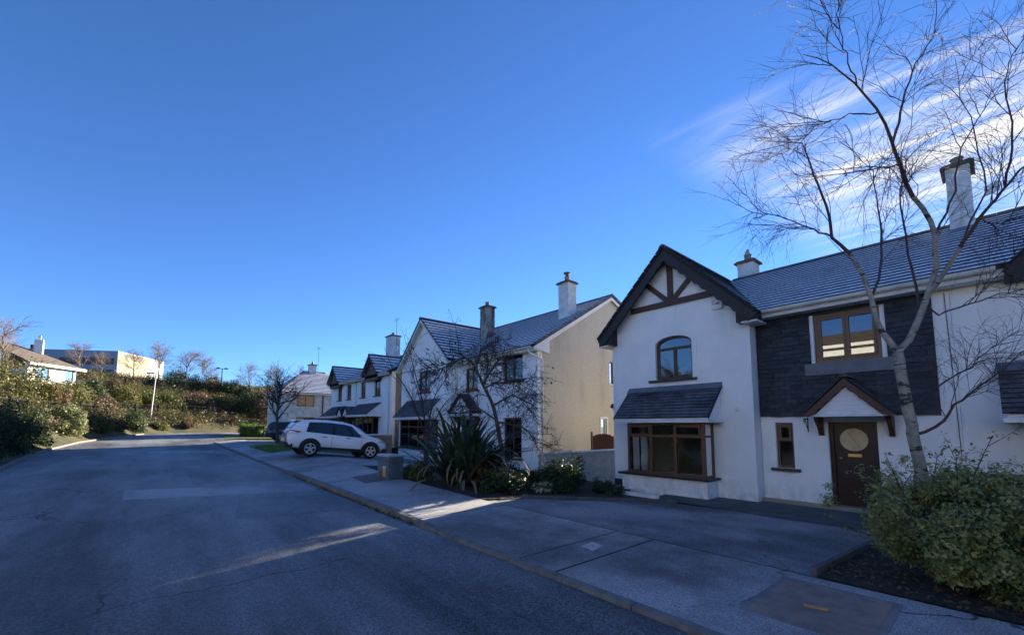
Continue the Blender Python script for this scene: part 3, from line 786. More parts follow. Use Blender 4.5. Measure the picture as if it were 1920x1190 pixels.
# bay canopy: lean-to of dark tiles on a white fascia
can = MB()
can.prism([(WX - .003, 5.20, 2.86), (11.48, 5.20, 1.96), (11.48, 5.20, 1.90), (WX - .003, 5.20, 1.90)], (0, 2.94, 0)); canopy = can.build('bay_canopy', M['render'], house)
mb = MB(); mb.box(11.44, WX - .004, 5.14, 8.20, 1.83, 1.895); mb.box(11.42, 11.47, 5.14, 8.20, 1.896, 1.955); mb.build('fascia', M['white_paint'], canopy)
S = Vector((WX - 11.40, 0, 2.90 - 1.97)); L = S.length
roof_slope(canopy, (11.40, 0, 1.965), (0, 1, 0), S, L - .06, lambda s: (5.13, 8.21), .135, .2, 'tile_dark', 'tile_edge', 5, .03)
mb = MB(); mb.hexa([(WX - .14, 5.12, 2.81), (WX - .001, 5.12, 2.93), (WX - .14, 8.22, 2.81), (WX - .001, 8.22, 2.93), (WX - .15, 5.12, 2.83), (WX - .005, 5.12, 3.00), (WX - .15, 8.22, 2.83), (WX - .005, 8.22, 3.00)]); mb.build('flashing', M['lead'], canopy)
for yy in (5.12, 8.19):
    mb = MB(); mb.hexa([(11.40, yy, 1.93), (WX, yy, 2.86), (11.40, yy + .03, 1.93), (WX, yy + .03, 2.86), (11.40, yy, 2.0), (WX, yy, 2.93), (11.40, yy + .03, 2.0), (WX, yy + .03, 2.93)]); mb.build('verge', M['tile_edge'], canopy)
# arched window
mb = MB(); F = front(WX)
def arcpt(r, t): return (6.58 + (.61 - r) * math.cos(t), 4.33 + (.25 - r * .9) * math.sin(t))
ts = [math.pi * i / 12 for i in range(13)]
for i in range(12):
    a0, a1, b0, b1 = arcpt(0, ts[i]), arcpt(0, ts[i + 1]), arcpt(.075, ts[i]), arcpt(.075, ts[i + 1])
    mb.hexa([F(*a0, -.16), F(*a1, -.16), F(*a0, -.08), F(*a1, -.08), F(*b0, -.16), F(*b1, -.16), F(*b0, -.08), F(*b1, -.08)])
fbox(mb, F, 5.97, 6.045, 3.21, 4.33, -.16, -.08); fbox(mb, F, 7.115, 7.19, 3.21, 4.33, -.16, -.08)
fbox(mb, F, 6.045, 7.115, 3.21, 3.285, -.16, -.082); fbox(mb, F, 6.045, 7.115, 4.16, 4.235, -.16, -.082); fbox(mb, F, 6.54, 6.62, 3.285, 4.16, -.16, -.084)
aw = mb.build('arched_window', M['frame_dark'], house)
for q in (rect(6.04, 6.55, 3.28, 4.17), rect(6.61, 7.12, 3.28, 4.17)):
    g = MB(); g.prism([F(u, v, -.13) for u, v in q], (.006, 0, 0)); g.build('pane', M['glass_hi'], aw)
g = MB(); g.prism([F(u, v, -.13) for u, v in [(6.04, 4.23), (7.12, 4.23)] + [arcpt(.06, t) for t in ts]], (.006, 0, 0)); g.build('pane', M['glass_hi'], aw)
mb = MB(); fbox(mb, F, 5.84, 7.42, 3.13, 3.20, -.09, .10); mb.build('sill', M['sill'], aw)
# raised plaster band round the arched window
mb = MB()
def bandpt(r, t): return (6.58 + (.61 + r) * math.cos(t), 4.33 + (.25 + r) * math.sin(t))
for i in range(12):
    a0, a1, b0, b1 = bandpt(.0, ts[i]), bandpt(.0, ts[i + 1]), bandpt(.15, ts[i]), bandpt(.15, ts[i + 1])
    mb.hexa([F(*a0, .001), F(*a1, .001), F(*a0, .022), F(*a1, .022), F(*b0, .001), F(*b1, .001), F(*b0, .022), F(*b1, .022)])
fbox(mb, F, 5.82, 5.97, 3.205, 4.33, .001, .022); fbox(mb, F, 7.19, 7.34, 3.205, 4.33, .001, .022)
mb.build('plaster_band', M['render'], house)
# upper window on the slate and narrow window
window(house, front(MX), *UW[:2], *UW[2:], (.5,), None, 'frame', 'glass_hi', .04, .085, False, [(0, 0), (1, 0)])
mb = MB(); fbox(mb, front(MX), 1.45, 3.19, 3.02, 3.32, .05, .085); mb.build('lead_apron', M['lead'], house)
mb = MB(); fbox(mb, front(MX), 2.972, 3.03, 3.33, 4.57, .0, .052); mb.build('window_reveal', M['white_paint'], house)
window(house, front(MX), *NW, (), .62, 'frame', 'glass', .08, .06, True, [(0, 1)])
# slate cladding, course by course
clad = MB(); fbox(clad, front(MX), .80, 1.58, 2.0, 4.72, .002, .02); fbox(clad, front(MX), 3.06, ya - .012, 2.0, 4.72, .002, .02); fbox(clad, front(MX), 1.58, 3.06, 2.0, 3.03, .002, .02); fbox(clad, front(MX), 1.58, 3.06, 4.58, 4.72, .002, .02)
cl = clad.build('slate_cladding', M['slate'], house)
rnd = random.Random(4)
k = 0; z = 1.98
while z < 4.66:
    off = (k % 2) * .125
    spans = [(.80, 1.578), (3.062, ya - .014)] if (z + .13 > 3.31 and z < 4.57) else [(.80, ya - .014)]
    for (sa, sb) in spans:
        mb = MB()
        for i in range(-1, 15):
            u0, u1 = max(.80 + i * .25 + off + .0015, sa), min(.80 + (i + 1) * .25 + off - .0015, sb)
            if u1 - u0 < .02: continue
            t = .050 + rnd.uniform(-.008, .012); dz = rnd.uniform(-.005, .005)
            A = front(MX)
            mb.hexa([A(u0, z + dz, .021), A(u1, z + dz, .021), A(u0, z + dz, t), A(u1, z + dz, t), A(u0, z + .15, .021), A(u1, z + .15, .021), A(u0, z + .15, .024), A(u1, z + .15, .024)], rnd.choice((0, 0, 0, 1, 1, 2)))
        mb.build('slate_course', [M['slate'], M['slate_b'], M['slate_c']], cl)
    z += .118; k += 1
# door in the porch
D = thing; mb = MB(); F = front(MX)
fbox(mb, F, DR[0], DR[0] + .085, -.28, 1.83, -.24, -.10); fbox(mb, F, DR[1] - .085, DR[1], -.28, 1.83, -.24, -.10); fbox(mb, F, DR[0] + .085, DR[1] - .085, 1.74, 1.83, -.24, -.10)
fbox(mb, F, DR[0] + .085, DR[1] - .085, -.22, 1.74, -.22, -.17)
for q in ((2.02, 2.30, -.10, .25), (2.38, 2.66, -.10, .25), (2.02, 2.30, .35, .85), (2.38, 2.66, .35, .85)): fbox(mb, F, *q, -.17, -.155)
door = mb.build('door', M['door'], house)
mb = MB(); mb.prism([F(2.34 + .27 * math.cos(t), 1.40 + .275 * math.sin(t), -.168) for t in [2 * math.pi * i / 28 for i in range(28)]], (-.022, 0, 0)); mb.build('oval_light', M['gold'], door)
mb = MB(); mb.bar(F(2.47, 1.62, -.14), F(2.20, 1.17, -.14), .006, .006); mb.build('glazing_bar', M['frame_dark'], door)
mb = MB(); fbox(mb, F, 2.21, 2.47, .99, 1.06, -.168, -.148); fbox(mb, F, 2.235, 2.445, 1.012, 1.038, -.148, -.144); mb.build('letter_plate', M['brass'], door)
mb = MB(); mb.lathe([(.0, 0), (.03, 0), (.035, .03), (.02, .05), (0, .055)], F(2.62, .95, -.165), 12, axis=(-1, 0, 0)); mb.build('knob', M['brass'], door, True)
mb = MB(); fbox(mb, F, DR[0] - .02, DR[1] + .02, -.29, -.215, -.25, .05); mb.build('threshold', M['concrete'], door)
# porch canopy
PX, PC = 12.0, 2.27
pa, pl, pr_ = (PC, 2.86), (3.06, 2.04), (1.48, 2.04)
por = MB()
for (f, sgn) in ((pl, 1), (pr_, -1)):
    por.prism([(PX, pa[0], pa[1]), (PX, f[0], f[1]), (PX, f[0], f[1] - .05), (PX, pa[0], pa[1] - .05)], (MX - PX, 0, 0))
porch = por.build('porch_canopy', M['tile_edge'], house)
for f in (pl, pr_):
    S = Vector((0, pa[0] - f[0], pa[1] - f[1]))
    roof_slope(porch, (0, f[0], f[1] + .01), (1, 0, 0), S, S.length - .03, lambda s: (PX - .06, MX - .04), .16, .2, 'tile_dark', 'tile_edge', 9, .022)
ridge_tiles(porch, (PX - .07, PC, 2.90), (MX - .04, PC, 2.90), .07, .3)
bargeboard(porch, PX - .04, (PC, 2.83), (3.08, 2.01), .15, .045, 'redwood', .24, notch=.05)
bargeboard(porch, PX - .04, (PC, 2.83), (1.46, 2.01), .15, .045, 'redwood', .24, notch=.05)
for i in range(7):
    z0 = 2.0 + i * .105; hw = (2.74 - z0 - .10) * .95
    if hw < .05: continue
    z1 = min(z0 + .103, 2.72); hw2 = (2.74 - z1 - .10) * .95
    hw2 = max(hw2, .01)
    mb = MB(); mb.hexa([(PX + .04, PC - hw, z0), (PX + .055, PC - hw, z0), (PX + .04, PC + hw, z0), (PX + .055, PC + hw, z0), (PX + .052, PC - hw2, z1), (PX + .06, PC - hw2, z1), (PX + .052, PC + hw2, z1), (PX + .06, PC + hw2, z1)]); mb.build('gable_board', M['white_paint'], porch)
mb = MB(); mb.box(PX + .02, MX - .002, 1.66, 2.88, 1.955, 1.995); mb.box(PX - .0, MX - .04, 1.52, 1.66, 1.96, 2.03); mb.box(PX - .0, MX - .04, 2.88, 3.02, 1.96, 2.03); mb.build('soffit', M['white_paint'], porch)
bracket(porch, MX - .001, 2.93, 1.958, .52, .46); bracket(porch, MX - .001, 1.60, 1.958, .52, .46)
# hanging basket bracket
mb = MB(); mb.tube([(MX - .01, 3.22, 1.95), (MX - .01, 3.22, 1.58)], .013, 6); mb.tube([(MX - .01, 3.22, 1.90), (MX - .30, 3.22, 1.92), (MX - .33, 3.22, 1.86), (MX - .29, 3.22, 1.83)], .012, 6); mb.tube([(MX - .01, 3.22, 1.62), (MX - .12, 3.22, 1.74), (MX - .24, 3.22, 1.91)], .01, 6)
mb.build('basket_bracket', M['metal_dark'], house)
# gable timbering
F = front(WX)
mb = MB(); fbox(mb, F, 5.24, 8.03, 5.56, 5.74, .004, .07); mb.build('tie_beam', M['timber'], house)
mb = MB(); fbox(mb, F, 6.50, 6.68, 5.741, 7.0, .004, .065); mb.build('king_post', M['timber'], house)
for s in (1, -1):
    mb = MB(); mb.bar(F(GC + s * .10, 5.74, .035), F(GC + s * .80, 6.42, .035), .15, .06, up=(1, 0, 0)); mb.build('strut', M['timber'], house)
# alarm box with its dark lettering
mb = MB(); fbox(mb, F, 5.0, 5.30, 5.16, 5.42, .001, .09); fbox(mb, F, 5.02, 5.28, 5.13, 5.16, .001, .075)
al = mb.build('alarm_box', M['white_paint'], house)
for i, (u, v, w, h) in enumerate([(5.265, 5.36, .012, .05), (5.225, 5.37, .010, .035), (5.262, 5.285, .030, .016), (5.225, 5.285, .012, .03), (5.192, 5.290, .014, .045), (5.165, 5.285, .010, .05), (5.105, 5.290, .09, .05)]):
    mb = MB(); fbox(mb, F, u - w / 2, u + w / 2, v - h / 2, v + h / 2, .0905, .093); mb.build('lettering', M['ink'], al)
mb = MB(); fbox(mb, F, 5.085, 5.105, 5.275, 5.295, .0932, .094); mb.build('lettering', M['label_white'], al)
for (u, v) in ((8.45, 2.15), (4.75, 2.2)):
    mb = MB(); mb.lathe([(0, 0), (.065, 0), (.065, .012), (.05, .02), (0, .02)], (WX - .001, u, v), 14, axis=(-1, 0, 0)); mb.build('wall_vent', M['pvc'], house)
# fascia boxes, barge boards and roof
BX = 11.95
bargeboard(house, BX, (GC, RZ - .02), (GC + GH + .02, RZ - GH - .04), .31, .05)
bargeboard(house, BX, (GC, RZ - .02), (GC - GH - .02, RZ - GH - .04), .31, .05)
for s in (1, -1):
    e = GC + s * GH; i_ = GC + s * 2.06
    mb = MB(); mb.prism([(BX + .052, i_, 4.56), (BX + .052, e, 4.56), (BX + .052, e, RZ - GH - .07), (BX + .052, i_, RZ - 2.06 - .07)], (WX - BX - .055, 0, 0)); mb.build('eaves_box', M['barge'], house)
    mb = MB(); mb.prism([(BX + .052, GC, RZ - .075), (BX + .052, GC + s * 2.05, RZ - 2.05 - .075), (BX + .052, GC + s * 2.05, RZ - 2.05 - .12), (BX + .052, GC, RZ - .12)], (WX - BX - .055, 0, 0)); mb.build('soffit', M['barge'], house)
    mb = MB(); mb.prism([(BX + .02, e + s * .0, 4.52), (BX + .02, GC + s * 2.20, 4.52), (BX + .02, GC + s * 2.20, 4.558), (BX + .02, e, 4.558)], (WX - BX + .3, 0, 0)); mb.build('soffit', M['white_paint'], house)
def mz(x): return 4.85 + (x - 12.40) * (RZ - 4.85) / (RX - 12.40)
def mxz(z): return 12.40 + (z - 4.85) * (RX - 12.40) / (RZ - 4.85)
roof = deck(house, [
    [(BX - .02, GC, RZ), (BX - .02, GC + GH, RZ - GH), (21.6, GC + GH, RZ - GH), (21.6, GC, RZ)],
    [(BX - .02, GC, RZ), (BX - .02, GC - GH, RZ - GH), (mxz(RZ - GH) if RZ - GH > 4.85 else 12.3, GC - GH, RZ - GH), (RX, GC, RZ)],
    [(12.40, 4.08, 4.85), (12.40, .53, 4.85), (RX, .53, RZ), (RX, GC, RZ)],
    [(21.6, GC, 4.85), (21.6, .53, 4.85), (RX, .53, RZ), (RX, GC, RZ)]])
SM = Vector((RX - 12.40, 0, RZ - 4.85)); LM = SM.length
roof_slope(roof, (12.38, 0, 4.87), (0, 1, 0), SM, LM - .05, lambda s: (.53, 4.07 + (GC - 4.08) * s / LM), .285, .3, 'tile', 'tile_edge', 11, .038)
SG = Vector((0, GH, GH)); LG = SG.length
roof_slope(roof, (0, GC - GH, RZ - GH + .02), (1, 0, 0), SG, LG - .04, lambda s: (BX - .03, max(BX, mxz(RZ - GH + s * GH / LG) + .02)), .30, .3, 'tile', 'tile_edge', 12, .032)
SG2 = Vector((0, -GH, GH))
roof_slope(roof, (0, GC + GH, RZ - GH + .02), (1, 0, 0), SG2, LG - .04, lambda s: (BX - .03, 21.5), .30, .3, 'tile', 'tile_edge', 13, .034)
ridge_tiles(roof, (BX - .05, GC, RZ + .035), (RX + .1, GC, RZ + .035), .11)
ridge_tiles(roof, (RX, .53, RZ + .035), (RX, GC - .15, RZ + .035), .11)
mb = MB(); n = 12
for i in range(n):
    z0 = 4.86 + (RZ - 4.86) * i / n; z1 = 4.86 + (RZ - 4.86) * (i + 1) / n
    a = Vector((mxz(z0), GC - (RZ - z0), z0 + .03)); b = Vector((mxz(z1), GC - (RZ - z1), z1 + .03)); mb.bar(a, b, .13, .02)
mb.build('valley', M['tile_edge'], roof)
# verge: tile ends seen along the rake
for s in (1, -1):
    for i in range(12):
        f0, f1 = i / 12, (i + .96) / 12
        p = Vector((BX - .035, GC + s * GH * (1 - f0), RZ - GH * (1 - f0) + .045)); q = Vector((BX - .035, GC + s * GH * (1 - f1), RZ - GH * (1 - f1) + .03))
        mb = MB(); mb.bar(p, q, .05, .075); mb.build('verge_tile', M['tile_edge'], roof)
gutter(house, 12.42, -.15, 4.02, 4.79)
mb = MB(); mb.box(12.42, 12.46, .53, 4.2, 4.66, 4.83); mb.build('fascia', M['cream'], house)
mb = MB(); mb.box(12.46, MX - .03, .53, 4.2, 4.66, 4.69); mb.build('soffit', M['white_paint'], house)
chimney(house, 17.05, 17.65, 5.72, 6.30, 6.9, 8.02, 'chimney', 1, True)
# small swan-neck lamp on the left side wall
mb = MB(); mb.tube([(WX + .3, yb, 2.25), (WX + .3, yb + .10, 2.32), (WX + .3, yb + .22, 2.30), (WX + .3, yb + .26, 2.42)], .02, 6); mb.lathe([(.01, 0), (.09, -.02), (.06, .10), (.01, .14)], (WX + .3, yb + .26, 2.40), 10); mb.build('wall_lamp', M['metal_dark'], house)
mb = MB(); mb.box(WX - .03, WX, 8.13, yb, B1, B1 + .22); mb.build('plinth', M['black'], house)

# ================================================================== attached neighbour on the right
nb = thing('house', 'white house at the right edge, attached to the near slate house', 'house', (MX, -3, B1))
NC = -2.85
wall(nb, front(MX), [(-5.4, B1), (.515, B1), (.515, 4.95), (-.25, 4.72), (NC, RZ - .05), (-5.4, 4.8)], [rect(-3.3, -.75, .3, 1.83)], M['render'])
wall(nb, rear(21.2), rect(-5.4, .515, B1, 5.0), [], M['render'], .25)
wall(nb, side(-5.4), rect(MX, 21.2, B1, 5.0), [], M['render'], .25)
for s in (1, -1):
    bargeboard(nb, 12.35, (NC, RZ - .02), (NC + s * (GH + .02), RZ - GH - .04), .31, .05)
    e = NC + s * GH; i_ = NC + s * 2.06
    mb = MB(); mb.prism([(12.402, i_, 4.56), (12.402, e, 4.56), (12.402, e, RZ - GH - .07), (12.402, i_, RZ - 2.06 - .07)], (MX - 12.41, 0, 0)); mb.build('eaves_box', M['barge'], nb)
nroof = deck(nb, [
    [(12.33, NC, RZ), (12.33, NC - GH, RZ - GH), (21.6, NC - GH, RZ - GH), (21.6, NC, RZ)],
    [(12.33, NC, RZ), (12.33, NC + GH, RZ - GH), (12.5, NC + GH, RZ - GH), (RX, NC, RZ)],
    [(12.40, -.33, 4.85), (12.40, .525, 4.85), (RX, .525, RZ), (RX, NC, RZ)],
    [(21.6, NC, 4.85), (21.6, .525, 4.85), (RX, .525, RZ), (RX, NC, RZ)]])
roof_slope(nroof, (12.38, 0, 4.87), (0, 1, 0), SM, LM - .05, lambda s: (-.33 + (NC + .33) * s / LM, .527), .285, .3, 'tile', 'tile_edge', 21, .038)
roof_slope(nroof, (0, NC + GH, RZ - GH + .02), (1, 0, 0), SG2, LG - .04, lambda s: (12.32, max(12.33, mxz(RZ - GH + s * GH / LG) + .02)), .30, .3, 'tile', 'tile_edge', 22, .032)
ridge_tiles(nroof, (RX, NC, RZ + .035), (RX, .52, RZ + .035), .11)
mb = MB(); mb.box(12.42, 12.46, -.3, .525, 4.66, 4.83); mb.build('fascia', M['cream'], nb)
mb = MB(); mb.box(12.46, MX - .03, -.3, .525, 4.66, 4.69); mb.build('soffit', M['white_paint'], nb)
ch = chimney(nb, 16.1, 16.9, .06, .52, 6.6, 8.72, 'chimney', 1)
mb = MB(); mb.lathe([(.02, 0), (.12, 0), (.10, .2), (.02, .2)], (16.3, .29, 8.84), 12); mb.build('pot', M['pot'], ch)
mb = MB(); mb.tube([(16.5, .05, 7.9), (16.45, -.12, 7.95)], .02, 6); mb.hexa([(16.25, -.14, 7.75), (16.3, -.14, 7.75), (16.3, -.42, 7.85), (16.35, -.42, 7.85), (16.25, -.14, 8.0), (16.3, -.14, 8.0), (16.3, -.42, 8.1), (16.35, -.42, 8.1)]); mb.build('aerial_panel', M['cream'], ch)
can = MB(); can.prism([(MX - .003, -3.1, 2.86), (11.93, -3.1, 1.96), (11.93, -3.1, 1.90), (MX - .003, -3.1, 1.90)], (0, 3.0, 0)); ncan = can.build('bay_canopy', M['render'], nb)
mb = MB(); mb.box(11.89, MX - .004, -3.16, -.05, 1.80, 1.895); mb.build('fascia', M['white_paint'], ncan)
S = Vector((MX - 11.85, 0, 2.90 - 1.97)); L = S.length
roof_slope(ncan, (11.85, 0, 1.965), (0, 1, 0), S, L - .06, lambda s: (-3.17, -.04), .135, .2, 'tile_dark', 'tile_edge', 25, .032)
mb = MB(); mb.hexa([(MX - .14, -3.18, 2.81), (MX - .001, -3.18, 2.93), (MX - .14, -.03, 2.81), (MX - .001, -.03, 2.93), (MX - .15, -3.18, 2.83), (MX - .005, -3.18, 3.00), (MX - .15, -.03, 2.83), (MX - .005, -.03, 3.00)]); mb.build('flashing', M['lead'], ncan)
window(nb, front(12.15), -3.0, -.42, .3, 1.79, (.33, .66), .745, 'frame', 'glass', 0.0, .07, False, None, name='bay_window')
mb = MB(); mb.box(12.13, MX - .001, -3.2, -.28, B1, .22); mb.build('bay_wall', M['render'], nb)
mb = MB(); mb.tube([(MX - .012, .60, 4.6), (MX - .012, .58, 3.2), (MX - .012, .56, 1.0)], .007, 4); mb.build('cable', M['metal_dark'], nb)

# ================================================================== second house (white front, tan gable side)
B2 = -.18
h2 = thing('house', 'second house with tan pebbledash gable side, white front and two chimneys', 'house', (12.35, 19, B2))
FX, WX2, R2X, R2Z, E2 = 12.35, 11.95, 17.5, 8.37, 5.12
Y0, Y1 = 12.75, 24.9
W3 = (13.70, 15.08, 3.77, 5.03); WM = (17.10, 18.20, 3.55, 4.72); GW = (13.78, 15.04, .28, 2.10); D2 = (17.25, 18.25, -.16, 2.05)
wall(h2, front(FX), rect(Y0, 19.02, B2, 5.2), [rect(*W3), rect(*WM), rect(*GW), rect(*D2)], M['render'])
WC, WH = 21.95, 3.25
zr2 = lambda y: 8.02 - abs(y - WC) * (2.77 / 3.1)
W1 = (21.25, 22.62, 3.68, 4.95)
wall(h2, front(WX2), [(19.0, B2), (24.9, B2), (24.9, zr2(24.9)), (WC, 8.0), (19.0, zr2(19.0))], [rect(*W1), rect(20.5, 23.4, .45, 2.1)], M['render'])
wall(h2, side(19.004), rect(WX2 + .05, FX + .25, B2, 5.2), [], M['render'], .2)
H2D = 24.3  # rear wall is out of view, its depth set to narrow the sun streak
wall(h2, side(Y0 + .004), [(FX + .05, B2), (H2D, B2), (H2D, 5.15), (R2X, R2Z - .08), (FX + .05, 5.15)], [rect(16.66, 17.12, 1.25, 2.09), rect(17.45, 17.80, 3.85, 4.98)], M['render_dash'], .25)
wall(h2, far(24.896), [(WX2 + .05, B2), (H2D, B2), (H2D, 5.15), (R2X, R2Z - .08), (WX2 + .05, 5.15)], [], M['render_dash'], .25)
wall(h2, rear(H2D), rect(Y0, 24.9, B2, 5.15), [], M['render_dash'], .25)
mb = MB(); mb.box(FX + .3, H2D - .3, Y0 + .3, 24.6, 2.4, 2.65); mb.build('floor_slab', M['room'], h2)
mb = MB(); mb.box(16.0, 16.1, Y0 + .3, 24.6, B2, 2.39); mb.build('partition', M['room'], h2)
mb = MB(); mb.box(16.0, 16.1, Y0 + .3, 24.6, 2.66, 5.1); mb.build('partition', M['room'], h2)
window(h2, front(FX), *W3, (.5,), None, 'frame_dark', 'glass_hi', .08, .075)
window(h2, front(FX), *WM, (.5,), None, 'frame_dark', 'glass_hi', .08, .075)
window(h2, front(FX), *GW, (.5,), None, 'frame_dark', 'glass', .08, .075)
window(h2, front(WX2), *W1, (.5,), None, 'frame_dark', 'glass_hi', .08, .075)
sw = window(h2, side(Y0), 16.66, 17.12, 1.25, 2.09, (), None, 'white_paint', 'glass', .06, .05, False); sw['label'] = 'small side window with white surround'
mb = MB(); F = side(Y0)
for q in ((16.58, 17.20, 2.09, 2.17), (16.58, 16.66, 1.2, 2.09), (17.12, 17.20, 1.2, 2.09), (16.55, 17.23, 1.14, 1.2)): fbox(mb, F, *q, .002, .03)
mb.build('surround', M['white_paint'], sw)
window(h2, side(Y0), 17.45, 17.80, 3.85, 4.98, (), None, 'frame_dark', 'glass', .06, .05, True, None, 'white_paint')
mb = MB(); F = front(FX)
fbox(mb, F, D2[0], D2[0] + .08, -.16, 2.05, -.2, -.08); fbox(mb, F, D2[1] - .08, D2[1], -.16, 2.05, -.2, -.08); fbox(mb, F, D2[0] + .08, D2[1] - .08, 1.97, 2.05, -.2, -.08); fbox(mb, F, D2[0] + .08, D2[1] - .08, -.16, 1.97, -.2, -.15)
mb.build('door', M['door'], h2)
# bay and its canopy
mb = MB(); mb.box(11.28, WX2 - .001, 20.2, 23.75, B2 - .1, .42); bw2 = mb.build('bay_wall', M['render'], h2)
mb = MB(); mb.box(11.18, WX2 - .002, 20.1, 23.85, .42, .48); mb.build('sill', M['sill'], bw2)
window(h2, front(11.30), 20.3, 23.6, .482, 2.08, (.33, .67), .74, 'frame_dark', 'glass', 0, .07, False, name='bay_window')
window(h2, side(20.3), 11.372, WX2 - .01, .482, 2.08, (), .74, 'frame_dark', 'glass', 0, .06, False, name='bay_window')
mb = MB(); mb.box(11.26, 11.31, 23.6, 23.68, .482, 2.1); mb.build('corner_post', M['white_paint'], h2)
can = MB(); can.prism([(WX2 - .003, 20.05, 3.25), (11.05, 20.05, 2.22), (11.05, 20.05, 2.16), (WX2 - .003, 20.05, 2.16)], (0, 3.85, 0)); c2 = can.build('bay_canopy', M['render'], h2)
mb = MB(); mb.box(11.0, WX2 - .004, 19.98, 23.98, 2.085, 2.158); mb.box(10.98, 11.04, 19.98, 23.98, 2.16, 2.22); mb.build('fascia', M['white_paint'], c2)
S = Vector((WX2 - 10.96, 0, 3.28 - 2.22)); L = S.length
roof_slope(c2, (10.96, 0, 2.23), (0, 1, 0), S, L - .05, lambda s: (19.97, 23.99), .18, .25, 'tile_dark', 'tile_edge', 31, .032)
# porch canopy with tall dark roof
pp = MB()
for f in (16.75, 18.95):
    pp.prism([(11.75, 17.85, 3.36), (11.75, f, 2.42), (11.75, f, 2.34), (11.75, 17.85, 3.28)], (FX - 11.75, 0, 0))
p2 = pp.build('porch_canopy', M['tile_edge'], h2)
for f in (16.75, 18.95):
    S = Vector((0, 17.85 - f, .94)); roof_slope(p2, (0, f, 2.44), (1, 0, 0), S, S.length - .02, lambda s: (11.70, FX - .02), .17, .2, 'tile_dark', 'tile_edge', 33, .02)
mb = MB(); mb.prism([(11.80, 17.0, 2.42), (11.80, 18.7, 2.42), (11.80, 17.85, 3.2)], (.03, 0, 0)); mb.build('gable_board', M['white_paint'], p2)
mb = MB(); mb.box(11.72, FX - .01, 16.78, 18.92, 2.22, 2.335); mb.build('fascia', M['white_paint'], p2)
bracket(p2, FX - .001, 17.0, 2.21, .5, .45, .09, 'timber'); bracket(p2, FX - .001, 18.7, 2.21, .5, .45, .09, 'timber')
# meter box
mb = MB(); fbox(mb, front(FX), 15.75, 16.15, .35, 1.0, .001, .04); mb.build('meter_box', M['white_paint'], h2)
# roof
SL2 = (R2Z - E2) / (R2X - 11.95)
def x2(z): return 11.95 + (z - E2) / SL2
RW = 8.05
VY = 18.83
def wz(y): return RW - abs(y - WC) * (RW - 5.25) / (WC - VY)
e_r = WC - VY
roof2 = deck(h2, [
    [(11.95, Y0 - .22, E2), (11.95, 25.15, E2), (R2X, 25.15, R2Z), (R2X, Y0 - .22, R2Z)],
    [(H2D + .45, Y0 - .22, E2), (H2D + .45, 25.15, E2), (R2X, 25.15, R2Z), (R2X, Y0 - .22, R2Z)],
    [(11.62, WC, RW), (11.62, VY, 5.25), (x2(5.25), VY, 5.25), (x2(RW), WC, RW)],
    [(11.62, WC, RW), (11.62, WC + e_r, 5.25), (x2(5.25), WC + e_r, 5.25), (x2(RW), WC, RW)]])
S = Vector((R2X - 11.95, 0, R2Z - E2)); L2 = S.length
def ur2(s):
    z = E2 + (R2Z - E2) * s / L2
    v = VY if z < 5.25 else VY + (WC - VY) * min(1, (z - 5.25) / (RW - 5.25))
    return (Y0 - .24, v if z < RW else 25.1)
roof_slope(roof2, (11.93, 0, E2 + .03), (0, 1, 0), S, L2 - .05, ur2, .30, .3, 'tile', 'tile_edge', 41, .038)
SR = Vector((0, e_r, RW - 5.25)); LR = SR.length
roof_slope(roof2, (0, VY, 5.28), (1, 0, 0), SR, LR - .04, lambda s: (11.60, x2(5.25 + (RW - 5.25) * s / LR) + .05), .31, .3, 'tile', 'tile_edge', 42, .075)
SR2 = Vector((0, -e_r, RW - 5.25))
roof_slope(roof2, (0, WC + e_r, 5.28), (1, 0, 0), SR2, LR - .04, lambda s: (11.60, x2(5.25 + (RW - 5.25) * s / LR) + .05), .31, .3, 'tile', 'tile_edge', 43, .036)
ridge_tiles(roof2, (R2X, Y0 - .25, R2Z + .035), (R2X, 25.1, R2Z + .035), .11)
ridge_tiles(roof2, (11.58, WC, RW + .035), (x2(RW), WC, RW + .035), .11)
for i in range(17):       # verge tile ends on the right-hand gable
    f0, f1 = i / 17, (i + .93) / 17
    p = Vector((11.93, Y0 - .25, E2 + .055)) + Vector((S.x, 0, S.z)) * f0; q = Vector((11.93, Y0 - .25, E2 + .04)) + Vector((S.x, 0, S.z)) * f1
    mb = MB(); mb.bar(p, q, .05, .10); mb.build('verge_tile', M['tile_dark'], roof2)
    p = Vector((H2D + .45 - (H2D + .45 - R2X) * f0, Y0 - .25, E2 + .055 + (R2Z - E2) * f0)); q = Vector((H2D + .45 - (H2D + .45 - R2X) * f1, Y0 - .25, E2 + .04 + (R2Z - E2) * f1))
    mb = MB(); mb.bar(p, q, .05, .10); mb.build('verge_tile', M['tile_dark'], roof2)
for s in (1, -1):
    mb = MB(); mb.prism([(11.60, WC, RW + .06), (11.60, WC + s * e_r, 5.31), (11.60, WC + s * e_r, 5.22), (11.60, WC, RW - .03)], (.05, 0, 0)); mb.build('verge_tile', M['tile_dark'], roof2)
    mb = MB(); mb.prism([(11.63, WC, RW - .045), (11.63, WC + s * e_r, 5.205), (11.63, WC + s * e_r, 5.05), (11.63, WC, RW - .22)], (.03, 0, 0)); mb.build('bargeboard', M['cream'], h2)
    mb = MB(); mb.prism([(11.66, WC, RW - .09), (11.66, WC + s * e_r, 5.16), (11.66, WC + s * e_r, 5.12), (11.66, WC, RW - .13)], (.28, 0, 0)); mb.build('soffit', M['cream'], h2)
